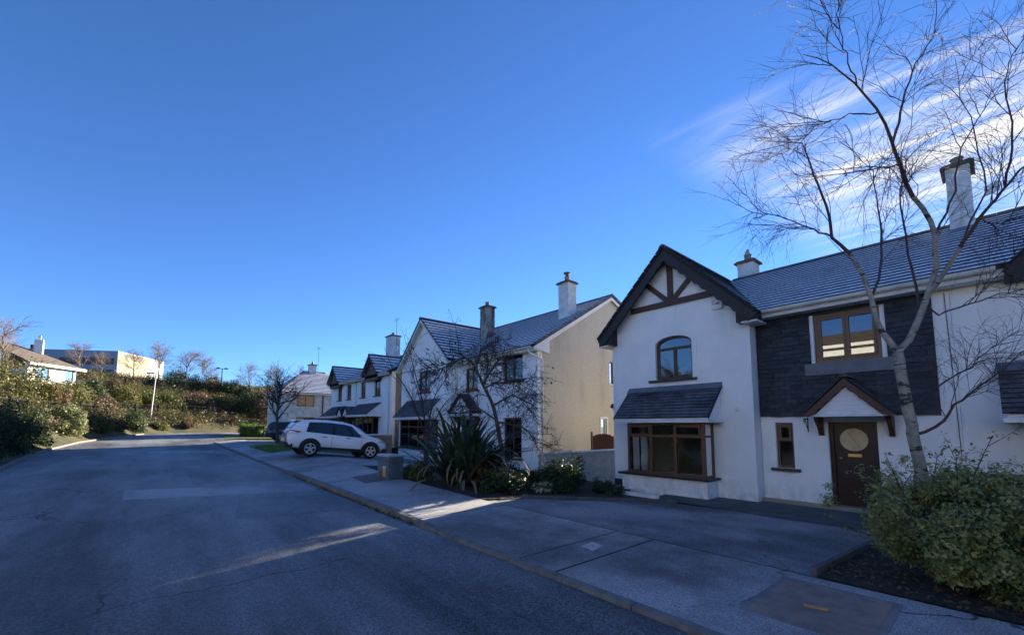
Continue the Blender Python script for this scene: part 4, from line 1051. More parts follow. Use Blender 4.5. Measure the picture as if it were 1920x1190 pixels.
# white rake board on the gable side with its boxed foot
mb = MB(); yb2 = Y0 - .2
mb.prism([(11.97, yb2, E2 - .01), (R2X, yb2, R2Z - .03), (R2X, yb2, R2Z - .22), (12.9, yb2, E2 + .30), (12.9, yb2, E2 - .25), (11.97, yb2, E2 - .12)], (0, .03, 0)); mb.build('bargeboard', M['white_paint'], h2)
mb = MB(); mb.prism([(R2X, yb2, R2Z - .03), (H2D + .45, yb2, E2 - .01), (H2D + .45, yb2, E2 - .2), (R2X, yb2, R2Z - .22)], (0, .03, 0)); mb.build('bargeboard', M['white_paint'], h2)
mb = MB(); mb.prism([(12.0, yb2 + .03, E2 - .10), (R2X, yb2 + .03, R2Z - .12), (R2X, yb2 + .03, R2Z - .15), (12.0, yb2 + .03, E2 - .13)], (0, .17, 0)); mb.build('soffit', M['white_paint'], h2)
gutter(h2, 11.98, Y0 - .1, VY, E2 - .07)
mb = MB(); mb.box(11.98, 12.02, Y0 - .18, VY, 4.92, 5.1); mb.build('fascia', M['cream'], h2)
mb = MB(); mb.box(12.02, FX, Y0 - .17, VY, 4.93, 4.96); mb.build('soffit', M['cream'], h2)
pipe(h2, [(11.93, Y0 + .15, 5.02), (11.93, Y0 + .1, 4.85), (12.55, Y0 - .06, 4.60), (12.60, Y0 - .06, 4.5), (12.60, Y0 - .06, .55)], .04)
chimney(h2, 15.05, 15.65, 13.35, 14.0, 6.4, 8.78, 'chimney', 1, cowl=True)
chimney(h2, 14.9, 15.5, 19.75, 20.45, 6.1, 8.92, 'chimney_dirty', 1)
antenna(18.5, 24.0, 8.0, 1.75, 'thin television aerial behind the left gable of the second house')

# boundary wall and gate between the first two houses
gw_ = thing('garden_wall', 'low grey rendered wall with white coping between the two nearest houses', 'wall', (12.5, 10.7, -.3))
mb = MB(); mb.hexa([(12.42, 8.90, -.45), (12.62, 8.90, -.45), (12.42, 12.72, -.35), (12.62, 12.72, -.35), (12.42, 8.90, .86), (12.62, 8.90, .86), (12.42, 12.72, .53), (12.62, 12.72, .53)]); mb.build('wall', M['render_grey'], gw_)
mb = MB(); mb.hexa([(12.36, 8.90, .862), (12.68, 8.90, .862), (12.36, 12.725, .532), (12.68, 12.725, .532), (12.36, 8.90, .93), (12.68, 8.90, .93), (12.36, 12.725, .60), (12.68, 12.725, .60)]); mb.build('coping', M['white_paint'], gw_)
gt = thing('gate', 'brown wooden double gate with curved top beside the tan gable', 'gate', (15, 11, -.3))
for (a, b) in ((10.82, 11.95), (9.62, 10.76)):
    n = 8
    for i in range(n):
        u0 = a + (b - a) * i / n; u1 = a + (b - a) * (i + 1) / n - .006; c = ((u0 + u1) / 2 - (a + b) / 2) / ((b - a) / 2)
        mb = MB(); mb.box(15.0, 15.03, u0, u1, -.25, 1.38 - .10 * c * c - (.0 if abs(c) < .8 else .02)); mb.build('plank', M['redwood'], gt)
    mb = MB(); mb.box(15.031, 15.07, a, b, .0, .1); mb.box(15.031, 15.07, a, b, 1.0, 1.1); mb.build('ledge', M['redwood'], gt)
for yy in (12.02, 10.79):
    mb = MB(); mb.box(14.98, 15.06, yy - .035, yy + .025, -.3, 1.46 if yy > 12 else 1.28); mb.build('post', M['redwood'] if yy > 12 else M['brass'], gt)

# ================================================================== third pair of houses with half dormers
B3 = .22
h3 = thing('house', 'third white house pair with two small frosted gable dormers', 'house', (12.35, 34, B3))
A3, C3, E3, R3Z, R3X = 27.25, 40.4, 5.45, 8.05, 16.9
ups = [(29.15, 30.30), (32.0, 33.0), (35.2, 36.2), (37.45, 38.5)]
holes = [rect(a, b, 3.93, 5.18) for a, b in ups]
wall(h3, front(12.35), rect(A3, C3, B3, 5.5), holes + [rect(29.4, 33.0, .95, 2.3), rect(36.0, 39.0, .95, 2.3)], M['render'])
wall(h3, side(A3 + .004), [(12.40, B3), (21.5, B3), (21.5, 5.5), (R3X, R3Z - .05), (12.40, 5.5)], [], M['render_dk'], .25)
wall(h3, far(C3 - .004), [(12.40, B3), (21.5, B3), (21.5, 5.5), (R3X, R3Z - .05), (12.40, 5.5)], [], M['render_dash'], .25)
wall(h3, rear(21.5), rect(A3, C3, B3, 5.5), [], M['render_dash'], .25)
mb = MB(); mb.box(12.65, 21.2, A3 + .3, C3 - .3, 2.8, 3.0); mb.build('floor_slab', M['room'], h3)
mb = MB(); mb.box(15.6, 15.7, A3 + .3, C3 - .3, B3, 5.4); mb.build('partition', M['room'], h3)
for a, b in ups: window(h3, front(12.35), a, b, 3.93, 5.18, (.5,), None, 'frame_dark', 'glass_hi', .08, .07)
for a, b in ((29.4, 33.0), (36.0, 39.0)):
    window(h3, front(11.9), a, b, .95, 2.4, (.25, .5, .75), .7, 'frame_dark', 'glass', 0, .07, False, name='bay_window')
    mb = MB(); mb.box(11.88, 12.349, a - .05, b + .05, B3, .94); mb.build('bay_wall', M['render'], h3)
roof3 = deck(h3, [
    [(11.98, A3 - .2, E3), (11.98, C3 + .2, E3), (R3X, C3 + .2, R3Z), (R3X, A3 - .2, R3Z)],
    [(21.85, A3 - .2, E3), (21.85, C3 + .2, E3), (R3X, C3 + .2, R3Z), (R3X, A3 - .2, R3Z)]])
S = Vector((R3X - 11.98, 0, R3Z - E3)); L3 = S.length
roof_slope(roof3, (11.96, 0, E3 + .03), (0, 1, 0), S, L3 - .05, lambda s: (A3 - .22, C3 + .22), .33, .33, 'tile', 'tile_edge', 51, .035)
ridge_tiles(roof3, (R3X, A3 - .22, R3Z + .035), (R3X, C3 + .22, R3Z + .035), .11)
for yc in (30.15, 38.5):
    a_z, hw = 6.95, 1.45
    d = MB(); d.prism([(12.0, yc - hw + .2, 5.05), (12.0, yc + hw - .2, 5.05), (12.0, yc + hw - .2, a_z - hw + .25), (12.0, yc, a_z - .08), (12.0, yc - hw + .2, a_z - hw + .25)], (.3, 0, 0))
    dm = d.build('dormer', M['timber'], h3)
    xb = 11.98 + (a_z - E3) * (R3X - 11.98) / (R3Z - E3)
    for s in (1, -1):
        SS = Vector((0, -s * hw, hw)); z_e = a_z - hw
        roof_slope(dm, (0, yc + s * hw, z_e + .02), (1, 0, 0), SS, SS.length - .03, lambda q: (11.78, max(11.9, 11.98 + (z_e + q * .707 - E3) * (R3X - 11.98) / (R3Z - E3) + .1)), .33, .33, 'tile', 'tile_edge', 55, .085)
        mb = MB(); mb.prism([(11.76, yc, a_z + .06), (11.76, yc + s * hw, z_e + .06), (11.76, yc + s * hw, z_e - .14), (11.76, yc, a_z - .16)], (.04, 0, 0)); mb.build('bargeboard', M['barge'] if s < 0 else M['timber'], dm)
    ridge_tiles(dm, (11.76, yc, a_z + .05), (xb, yc, a_z + .05), .09)
gutter(h3, 12.0, A3 - .15, 28.7, E3 - .07); gutter(h3, 12.0, 31.65, 37.0, E3 - .07)
mb = MB(); mb.box(12.0, 12.04, A3 - .15, C3, 5.26, 5.43); mb.build('fascia', M['cream'], h3)
pipe(h3, [(12.3, 33.9, 5.3), (12.3, 33.9, .3)], .035); pipe(h3, [(12.3, 27.6, 5.3), (12.3, 27.6, .3)], .05)
chimney(h3, 14.9, 15.7, 33.2, 34.3, 6.6, 9.35, 'chimney', 1)
for (a, b) in ((28.9, 33.2), (36.0, 39.6)):
    can = MB(); can.prism([(12.34, a, 3.4), (11.3, a, 2.55), (11.3, a, 2.47), (12.34, a, 2.47)], (0, b - a, 0)); cc = can.build('bay_canopy', M['render'], h3)
    S = Vector((1.1, 0, .9)); roof_slope(cc, (11.24, 0, 2.54), (0, 1, 0), S, S.length - .05, lambda s: (a - .06, b + .06), .2, .3, 'tile_dark', 'tile_edge', 58, .04)
    mb = MB(); mb.box(11.26, 12.345, a - .05, b + .05, 2.39, 2.468); mb.build('fascia', M['white_paint'], cc)
for yc in (33.95, 35.35):
    pp = MB()
    for f in (-.75, .75): pp.prism([(11.45, yc, 3.25), (11.45, yc + f, 2.5), (11.45, yc + f, 2.42), (11.45, yc, 3.17)], (.89, 0, 0))
    pq = pp.build('porch_canopy', M['tile_edge'], h3)
    for f in (-.75, .75):
        S = Vector((0, -f, .75)); roof_slope(pq, (0, yc + f, 2.52), (1, 0, 0), S, S.length - .02, lambda s: (11.4, 12.33), .2, .25, 'tile_dark', 'tile_edge', 59, .02)
    mb = MB(); mb.prism([(11.5, yc - .6, 2.5), (11.5, yc + .6, 2.5), (11.5, yc, 3.1)], (.03, 0, 0)); mb.build('gable_board', M['white_paint'], pq)
    for f in (-.62, .62): bracket(pq, 12.345, yc + f, 2.42, .7, .6, .09, 'timber')
    mb = MB(); fbox(mb, front(12.35), yc - .42, yc + .42, B3, 2.25, .001, .03); mb.build('door', M['door'], h3)
antenna(15.2, 32.9, 8.2, 2.6, 'tall thin aerial on the chimney of the third house', 3)
gw2 = thing('garden_wall', 'low wall with pale coping between second and third houses', 'wall', (10.6, 26.3, 0))
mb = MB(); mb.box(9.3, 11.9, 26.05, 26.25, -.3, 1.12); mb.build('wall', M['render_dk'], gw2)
mb = MB(); mb.box(9.24, 11.96, 25.99, 26.31, 1.12, 1.20); mb.build('coping', M['white_paint'], gw2)
mb = MB()
mb.box(13.1, 13.14, 25.2, 27.2, -.2, 1.75)
tag(mb.build('gate', M['door']), 'dark narrow gate in the passage beside the third house', 'gate')

# ================================================================== hipped house at the end of the street
B4 = .6
h4 = thing('house', 'hipped pale house beyond the bare street tree', 'house', (15, 56, B4))
X0, X1, Y0_, Y1_, E4 = 10.9, 19.5, 52.5, 61.0, 5.5
wall(h4, side(Y0_), rect(X0, X1, B4, E4), [rect(12.3, 14.2, 3.9, 5.25), rect(16.0, 16.9, 4.3, 5.25), rect(12.3, 14.2, 1.3, 2.7)], M['chimney'])
wall(h4, front(X0 + .004), rect(Y0_ + .05, Y1_ - .05, B4, E4), [rect(54, 55.4, 3.9, 5.2), rect(57.5, 58.9, 3.9, 5.2)], M['chimney'])
wall(h4, far(Y1_), rect(X0, X1, B4, E4), [], M['chimney']); wall(h4, rear(X1), rect(Y0_, Y1_, B4, E4), [], M['chimney'])
mb = MB(); mb.box(X0 + .3, X1 - .3, Y0_ + 2.5, Y0_ + 2.6, B4, E4 - .01); mb.build('partition', M['room'], h4)
window(h4, side(Y0_), 12.3, 14.2, 3.9, 5.25, (.5,), None, 'frame', 'glass_hi', .08, .08, True, None, 'white_paint')
window(h4, side(Y0_), 16.0, 16.9, 4.3, 5.25, (), None, 'frame', 'glass_hi', .08, .08)
window(h4, side(Y0_), 12.3, 14.2, 1.3, 2.7, (.5,), None, 'frame', 'glass', .08, .08)
window(h4, front(X0), 54, 55.4, 3.9, 5.2, (.5,), None, 'frame', 'glass_hi', .08, .08); window(h4, front(X0), 57.5, 58.9, 3.9, 5.2, (.5,), None, 'frame', 'glass_hi', .08, .08)
o = .4; za = 8.5; xm0, xm1, ym = 13.9, 16.5, 56.75
roof4 = deck(h4, [
    [(X0 - o, Y0_ - o, E4), (X1 + o, Y0_ - o, E4), (xm1, ym, za), (xm0, ym, za)], [(X0 - o, Y1_ + o, E4), (X1 + o, Y1_ + o, E4), (xm1, ym, za), (xm0, ym, za)],
    [(X0 - o, Y0_ - o, E4), (X0 - o, Y1_ + o, E4), (xm0, ym, za)], [(X1 + o, Y0_ - o, E4), (X1 + o, Y1_ + o, E4), (xm1, ym, za)]])
S = Vector((0, ym - Y0_ + o, za - E4)); L4 = S.length
roof_slope(roof4, (0, Y0_ - o, E4 + .02), (1, 0, 0), S, L4 - .05, lambda s: (X0 - o + (xm0 - X0 + o) * s / L4, X1 + o + (xm1 - X1 - o) * s / L4), .34, .33, 'tile', 'tile_edge', 61, .06)
S = Vector((xm0 - X0 + o, 0, za - E4)); L5 = S.length
roof_slope(roof4, (X0 - o, 0, E4 + .02), (0, 1, 0), S, L5 - .05, lambda s: (Y0_ - o + (ym - Y0_ + o) * s / L5, Y1_ + o + (ym - Y1_ - o) * s / L5), .34, .33, 'tile', 'tile_edge', 62, .06)
ridge_tiles(roof4, (xm0, ym, za + .03), (xm1, ym, za + .03)); ridge_tiles(roof4, (X0 - o, Y0_ - o, E4 + .05), (xm0, ym, za + .03))
mb = MB(); mb.box(X0 - o, X1 + o, Y0_ - o - .05, Y0_ - o, E4 - .2, E4 - .02); mb.box(X0 - o - .05, X0 - o - .001, Y0_ - o, Y1_ + o, E4 - .2, E4 - .02); mb.build('fascia', M['cream'], h4)
pipe(h4, [(15.1, Y0_ - .1, E4 - .1), (15.1, Y0_ - .1, B4)], .06, 'metal_dark')
chimney(h4, 14.5, 15.3, 56.3, 57.1, 7.9, 9.35, 'chimney', 1, True)
antenna(15.5, 56.4, 8.3, 3.4, 'leaning ladder-like aerial beside the chimney of the hipped house', 5)

# ================================================================== bungalow and office block on the hill to the left
bg_ = thing('bungalow', 'white bungalow with brown roof half hidden on the left bank', 'bungalow', (-9, 71, 5.8))
P0 = Vector((-10.9, 68.6)); P1 = Vector((-7.7, 73.3))           # visible wall, seen nearly along the street
dirv = (P1 - P0).normalized(); nrm = Vector((dirv.y, -dirv.x)) * 1.0
if nrm.y > 0: nrm = -nrm
zb0, ze0 = 5.6, 8.6
def BF(u, v, d=0.0):
    p = P0 + dirv * u + nrm * d; return (p.x, p.y, v)
LB = (P1 - P0).length
wall(bg_, BF, rect(0, LB, zb0, ze0), [rect(4.3, 5.5, 6.9, 8.3), rect(1.0, 2.4, 6.9, 8.3)], M['render'], .3)
wall(bg_, lambda u, v, d=0.0: ((P1 - nrm * u + dirv * d).x, (P1 - nrm * u + dirv * d).y, v), rect(0, 8, zb0, ze0), [], M['render'], .3)
window(bg_, BF, 4.3, 5.5, 6.9, 8.3, (.5,), None, 'frame_dark', 'glass', .06, .08); window(bg_, BF, 1.0, 2.4, 6.9, 8.3, (.5,), None, 'frame_dark', 'glass', .06, .08)
def BP(u, d, z): p = P0 + dirv * u + nrm * d; return (p.x, p.y, z)
rf = MB(); rf.prism([BP(-.5, .6, ze0 - .1), BP(LB + .6, .6, ze0 - .1), BP(LB - 3.0, -4, ze0 + 2.3), BP(-.5, -4, ze0 + 2.3)], (0, 0, .12)); rf.prism([BP(LB + .6, .6, ze0 - .1), BP(LB + .6, -8.6, ze0 - .1), BP(LB - 3.0, -4, ze0 + 2.3)], (0, 0, .12)); brf = rf.build('roof', M['brown_roof'], bg_)
mb = MB(); mb.bar(BP(-.5, .64, ze0 - .12), BP(LB + .6, .64, ze0 - .12), .08, .26); mb.build('fascia', M['white_paint'], bg_)
mb = MB(); c = BP(LB - 1.9, -2.6, 0); mb.box(c[0] - .35, c[0] + .35, c[1] - .35, c[1] + .35, ze0 + .9, ze0 + 3.2); mb.box(c[0] - .12, c[0] + .12, c[1] - .12, c[1] + .12, ze0 + 3.2, ze0 + 3.7); mb.build('chimney', M['white_paint'], brf)

of = thing('office_block', 'large grey flat-roofed block with sunlit cream end on the hill', 'office building', (-9, 130, 10))
def OB(cx0, cy0, cx1, cy1, z0, z1, depth, name, m, bands=(), label=None):
    p0 = Vector((cx0, cy0)); p1 = Vector((cx1, cy1)); d = (p1 - p0).normalized(); n = Vector((-d.y, d.x))
    if n.y < 0: n = -n
    mb = MB(); q = [p0, p1, p1 + n * depth, p0 + n * depth]
    mb.prism([(a.x, a.y, z0) for a in q], (0, 0, z1 - z0)); w = mb.build(name, M[m], of)
    for (u0, u1, v0, v1, k) in bands:
        for i in range(k):
            a = p0 + d * (u0 + (u1 - u0) * (i + .04) / k) - n * .03; b = p0 + d * (u0 + (u1 - u0) * (i + .96) / k) - n * .03
            mb = MB(); mb.prism([(a.x, a.y, v0), (b.x, b.y, v0), (b.x, b.y, v1), (a.x, a.y, v1)], (-n.x * .05, -n.y * .05, 0)); mb.build('window', M['office_glass'], w)
    return w
OB(-26, 139, -7.2, 128, 8, 18.4, 16, 'main_block', 'office', [(10.5, 21.2, 15.3, 16.7, 7), (10.5, 21.2, 12.7, 14.1, 7), (2, 9, 15.3, 16.7, 5)])
OB(-7.19, 128.0, -1.9, 136.5, 8, 18.2, 10, 'end_block', 'office_lit')
OB(-2.6, 139.0, .4, 144.0, 8, 17.4, 10, 'end_block', 'office_lit')
for (x, y) in ((-20.5, 137.5), (-21.6, 138.2)):
    mb = MB(); mb.lathe([(.01, 0), (.3, 0), (.3, 1.1), (.01, 1.2)], (x, y, 18.4), 8); mb.build('roof_vent', M['metal_dark'], of)

# pale houses across the road behind the camera: one mirrored upstairs, two added to bounce sunlight
for k_, (y0_, lab_) in enumerate([(3.0, 'sunlit pale house across the road, mirrored in the upper windows'), (-12.0, 'sunlit pale house across the road, added behind the viewer for bounced light'), (-27.0, 'sunlit pale house across the road, added farthest behind the viewer for bounced light')]):
    oh = thing('house', lab_, 'house', (-17, y0_ + 6, 4.0))
    wall(oh, rear(-17), rect(y0_, y0_ + 12, 3.6, 8.3), [rect(y0_ + 9.0, y0_ + 10.4, 5.4, 7.0), rect(y0_ + 1.5, y0_ + 2.9, 5.4, 7.0)], M['render'])
    for a in (9.0, 1.5): window(oh, rear(-17), y0_ + a, y0_ + a + 1.4, 5.4, 7.0, (.5,), None, 'white_paint', 'glass', .08, .08)
    wall(oh, side(y0_ + .004), rect(-25, -17.05, 3.6, 8.3), [], M['render']); wall(oh, far(y0_ + 11.996), rect(-25, -17.05, 3.6, 8.3), [], M['render'])
    mb = MB(); mb.prism([(-16.5, y0_ - .4, 8.3), (-25.5, y0_ - .4, 8.3), (-21, y0_ - .4, 10.0)], (0, 12.8, 0)); mb.build('roof', M['brown_roof'], oh)
    mb = MB(); mb.box(-16.49, -16.41, y0_ - .4, y0_ + 12.4, 8.1, 8.35); mb.build('fascia', M['white_paint'], oh)

# ------------------------------------------------------------------ foliage kit
def leaf_quads(rng, clumps, n, size, up=0.3, spread=0.9, aspect=0.5):
    """clumps (k,4): centre + radius.  Returns verts, quads of n rhombic leaves spread through the clumps"""
    c = np.asarray(clumps, float); w = c[:, 3] ** 2; idx = rng.choice(len(c), n, p=w / w.sum())
    d = rng.normal(size=(n, 3)); d /= np.linalg.norm(d, axis=1)[:, None]
    r = rng.random(n) ** 0.45
    p = c[idx, :3] + d * (c[idx, 3] * r)[:, None]
    nrm = d * spread + rng.normal(size=(n, 3)) * .55; nrm[:, 2] += up
    nrm /= np.linalg.norm(nrm, axis=1)[:, None]
    t = rng.normal(size=(n, 3)); t -= nrm * (t * nrm).sum(1)[:, None]; t /= np.linalg.norm(t, axis=1)[:, None]
    b = np.cross(nrm, t); L = size * np.clip(rng.lognormal(-.08, .42, n), .35, 2.1); W = L * aspect * rng.uniform(.7, 1.25, n)
    v = np.empty((n, 4, 3))
    v[:, 0] = p; v[:, 1] = p + t * (L * .45)[:, None] + b * (W * .5)[:, None] + nrm * (L * .08)[:, None]
    v[:, 2] = p + t * L[:, None] - nrm * (L * .05)[:, None]; v[:, 3] = p + t * (L * .45)[:, None] - b * (W * .5)[:, None] + nrm * (L * .08)[:, None]
    return v.reshape(-1, 3), np.arange(n * 4).reshape(n, 4)

def tubes(P, Rr, n=3):
    """P (N,K,3) polylines, Rr (N,K) radii -> verts, quads"""
    N, K, _ = P.shape
    T = np.gradient(P, axis=1); T /= np.linalg.norm(T, axis=2)[..., None] + 1e-9
    ref = np.tile(np.array([.31, .77, .55]), (N, K, 1))
    X = np.cross(T, ref); X /= np.linalg.norm(X, axis=2)[..., None] + 1e-9; Y = np.cross(T, X)
    a = np.arange(n) * 2 * np.pi / n
    V = P[:, :, None] + (X[:, :, None] * np.cos(a)[None, None, :, None] + Y[:, :, None] * np.sin(a)[None, None, :, None]) * Rr[:, :, None, None]
    b = (np.arange(N)[:, None, None] * K + np.arange(K - 1)[None, :, None]) * n; k = np.arange(n)[None, None]; k2 = (k + 1) % n
    Q = np.stack([b + k, b + k2, b + n + k2, b + n + k], -1).reshape(-1, 4)
    return V.reshape(-1, 3), Q

def curves(rng, S, D, L, K=6, wander=.18, pull=(0, 0, 0)):
    """N curves from S along D with length L, wandering, bent by pull towards the tip"""
    N = len(S); P = np.empty((N, K, 3)); P[:, 0] = S; d = D / np.linalg.norm(D, axis=1)[:, None]; pull = np.asarray(pull, float)
    for k in range(1, K):
        d = d + rng.normal(size=(N, 3)) * wander + pull * (k / K); d /= np.linalg.norm(d, axis=1)[:, None]
        P[:, k] = P[:, k - 1] + d * (L / (K - 1))[:, None]
    return P

def spawn(rng, P, per, tmin=.25, ang=.8):
    N, K, _ = P.shape
    i = np.repeat(np.arange(N), per); t = rng.uniform(tmin, .98, len(i)) * (K - 1); k = np.minimum(t.astype(int), K - 2); f = (t - k)[:, None]
    S = P[i, k] * (1 - f) + P[i, k + 1] * f; T = P[i, k + 1] - P[i, k]; T /= np.linalg.norm(T, axis=1)[:, None] + 1e-9
    r = rng.normal(size=(len(i), 3)); r -= T * (r * T).sum(1)[:, None]; r /= np.linalg.norm(r, axis=1)[:, None] + 1e-9
    a = rng.uniform(ang * .6, ang * 1.3, len(i))[:, None]
    return S, T * np.cos(a) + r * np.sin(a), t / (K - 1)

def taper(N, K, r0, r1): return np.tile(np.linspace(r0, r1, K), (N, 1))
def join(parts):
    vs, qs, o = [], [], 0
    for v, q in parts: vs.append(v); qs.append(q + o); o += len(v)
    return np.concatenate(vs), np.concatenate(qs)

def resample(pts, K):
    p = np.asarray(pts, float); s = np.r_[0, np.cumsum(np.linalg.norm(np.diff(p, axis=0), axis=1))]
    u = np.linspace(0, s[-1], K); return np.stack([np.interp(u, s, p[:, i]) for i in range(3)], 1)

def shrub(name, label, cat, x, y, rx, ry, h, n, size, m, seed, clump=22, group=None, base=None, stems=5, low=.05, aspect=.5, extra=None, stemm='twig_dark'):
    rng = np.random.default_rng(seed); z = gz(x, y) if base is None else base
    t = thing(name, label, cat, (x, y, z), group)
    d = rng.normal(size=(clump, 3)); d /= np.linalg.norm(d, axis=1)[:, None]; d[:, 2] = np.abs(d[:, 2])
    r = rng.uniform(.45, .92, clump)[:, None]
    c = np.array([x, y, z + h * low]) + d * r * np.array([rx, ry, h * (1 - low)])
    rad = rng.uniform(.20, .40, clump) * min(rx, ry, h)
    c[:, 2] = np.minimum(c[:, 2], z + h - rad * .6); c[:, 2] = np.maximum(c[:, 2], z + rad * .55)
    cl = np.c_[c, rad]
    core = np.array([[x, y, z + h * .45, min(rx, ry, h * .6) * .8]])
    v, q = leaf_quads(rng, np.r_[cl, core], n, size, aspect=aspect)
    v[:, 2] = np.maximum(v[:, 2], z + .01)
    np_mesh('foliage', v, q, M[m], t)
    if extra:
        m2, n2, s2 = extra
        v, q = leaf_quads(rng, cl, n2, s2, aspect=.8); v[:, 2] = np.maximum(v[:, 2], z + .01); np_mesh('foliage', v, q, M[m2], t)
    S = np.tile([x, y, z - .03], (stems, 1)) + rng.normal(size=(stems, 3)) * [.06, .06, 0]
    D = c[:stems] - S; L = np.linalg.norm(D, axis=1) * .95
    P = curves(rng, S, D, L, 6, .08)
    S2, D2, _ = spawn(rng, P, 3, .3, .7); P2 = curves(rng, S2, D2, np.full(len(S2), h * .4), 5, .15)
    v, q = join([tubes(P, taper(stems, 6, .018 + .008 * h, .006), 5), tubes(P2, taper(len(S2), 5, .009, .003), 3)]); np_mesh('stems', v, q, M[stemm], t)
    return t

def bare_tree(name, label, x, y, h, seed, spread=.5, twigm='twig', trunkm='bark_pale', dens=1.0, group=None, base=None, trunk_h=.35, r0=None, pull=(0, 0, .03), thick=1.0):
    rng = np.random.default_rng(seed); z = (gz(x, y) if base is None else base) - .05; r0 = r0 or h * .016
    t = thing(name, label, 'tree', (x, y, z), group)
    T = curves(rng, np.array([[x, y, z]]), np.array([[rng.normal() * .06, rng.normal() * .06, 1.]]), np.array([h * .92]), 12, .05, (0, 0, .05))
    n1 = int(16 * dens)
    S, D, tt = spawn(rng, T, n1, trunk_h, .75); L1 = h * spread * (1.2 - .85 * tt) * rng.uniform(.7, 1.1, len(S)); P1 = curves(rng, S, D, L1, 8, .13, np.array(pull) + [0, 0, .10])
    S, D, t2 = spawn(rng, P1, int(7 * dens), .15, .75); L2 = h * spread * .42 * rng.uniform(.5, 1.1, len(S)); P2 = curves(rng, S, D, L2, 6, .17, pull)
    S, D, t3 = spawn(rng, P2, int(6 * dens), .1, .7); L3 = h * spread * .24 * rng.uniform(.5, 1.1, len(S)); P3 = curves(rng, S, D, L3, 4, .2, pull)
    v, q = tubes(T, taper(1, 12, r0, r0 * .15), 8); np_mesh('trunk', v, q, M[trunkm], t, smooth=True)
    w = h * .0011 * thick
    v, q = join([tubes(P1, taper(len(P1), 8, r0 * .42, w * 1.4), 4), tubes(P2, taper(len(P2), 6, w * 2.2, w), 3), tubes(P3, taper(len(P3), 4, w * 1.2, w * .6), 3)])
    np_mesh('crown', v, q, M[twigm], t)
    return t

# ================================================================== silver birch by the drive
LIMB = {
'trunk':[(8.62,0.75,-.22),(8.58,0.76,.1),(8.55,0.76,0.50),(8.46,0.78,0.96),(8.40,0.80,1.27),(8.34,0.82,1.54),(8.27,0.84,1.84),(8.20,0.86,2.19),(8.14,0.88,2.49),(8.08,0.89,2.80)],
'A':[(8.08,0.89,2.80),(8.21,0.76,2.98),(8.21,0.66,3.25),(8.22,0.55,3.54),(8.23,0.43,3.97),(8.12,0.41,4.36),(7.99,0.43,4.58),(7.69,0.58,4.89),(7.42,0.64,5.23),(7.26,0.68,5.49),(6.98,0.75,5.84),(6.67,0.91,6.14),(6.23,1.13,6.38),(5.92,1.29,6.38)],
'B':[(8.08,0.89,2.80),(8.00,1.00,3.02),(7.92,1.10,3.38),(7.94,1.11,3.63),(7.88,1.18,3.98),(7.88,1.28,4.30),(7.76,1.48,4.63),(7.81,1.52,5.02),(7.73,1.60,5.46),(7.56,1.73,6.20),(7.13,2.09,6.23)],
'C':[(7.94,1.11,3.63),(8.22,1.03,3.98),(8.34,1.00,4.42),(8.41,1.00,5.02),(8.42,1.04,5.78),(8.30,1.24,6.09)],
'D':[(8.21,0.52,3.64),(8.17,0.44,3.72),(8.05,0.24,4.02),(7.97,0.01,4.40),(7.90,-0.24,4.70),(7.92,-0.40,4.89),(8.03,-0.67,5.18)],
'E':[(7.26,0.68,5.49),(7.34,0.66,5.65),(7.56,0.53,6.27),(7.74,0.45,6.72),(8.03,0.29,7.12),(8.25,0.15,7.55)],
'F':[(8.21,0.66,3.25),(8.40,0.65,3.69),(8.43,0.70,4.09),(8.58,0.76,4.75),(8.65,0.76,5.38),(8.82,0.68,5.94),(9.32,0.32,6.52)],
'G':[(8.33,0.82,1.61),(8.37,0.65,1.67),(8.39,0.48,1.80),(8.35,0.43,2.01),(8.45,0.18,2.21),(8.45,-0.05,2.47),(8.57,-0.31,2.76)],
'H':[(8.21,0.57,3.46),(8.26,0.48,3.28),(8.37,0.17,3.40),(8.63,-0.33,3.55),(8.78,-0.60,3.66)],
'I':[(8.25,0.84,1.96),(8.87,0.53,2.36),(9.40,0.18,2.68),(9.72,0.00,2.95),(10.24,-0.33,3.09)],
'J':[(8.12,0.33,3.91),(8.82,0.20,4.39),(9.37,-0.11,5.27),(9.49,-0.06,6.29),(9.41,0.06,6.95),(9.31,0.07,7.54)],
'K':[(8.12,0.40,4.39),(8.86,0.21,5.21),(9.17,0.11,5.98),(9.59,-0.20,6.71),(10.02,-0.52,7.37)],
'L':[(7.76,1.48,4.63),(7.48,1.82,4.88),(7.15,2.08,5.05),(6.94,2.27,4.96)],
'M':[(7.42,0.64,5.23),(6.68,0.91,4.98),(6.25,1.08,4.83)],
'N':[(6.98,0.75,5.84),(7.03,1.02,5.99),(6.88,1.41,5.98),(6.73,1.71,5.63)],
'O':[(6.67,0.91,6.14),(6.38,0.98,6.53),(6.19,0.98,6.84),(6.27,0.86,7.24)],
'P':[(7.90,-0.24,4.70),(8.25,-0.37,5.52),(8.40,-0.34,6.38),(8.89,-0.59,7.21)],
'Q':[(7.97,0.01,4.40),(7.91,-0.19,4.25),(8.00,-0.41,4.34)]}
bt = thing('birch_tree', 'tall bare birch with pale trunk beside the near drive', 'tree', (8.62, .75, -.22))
rng = np.random.default_rng(77)
RAD = {'trunk': (.080, .062), 'A': (.045, .004), 'B': (.040, .004), 'C': (.020, .003), 'D': (.034, .005), 'E': (.017, .003), 'F': (.020, .003), 'G': (.022, .004), 'H': (.014, .003), 'I': (.016, .003),
       'J': (.018, .003), 'K': (.017, .003), 'L': (.014, .003), 'M': (.013, .003), 'N': (.011, .003), 'O': (.009, .002), 'P': (.015, .003), 'Q': (.011, .003)}
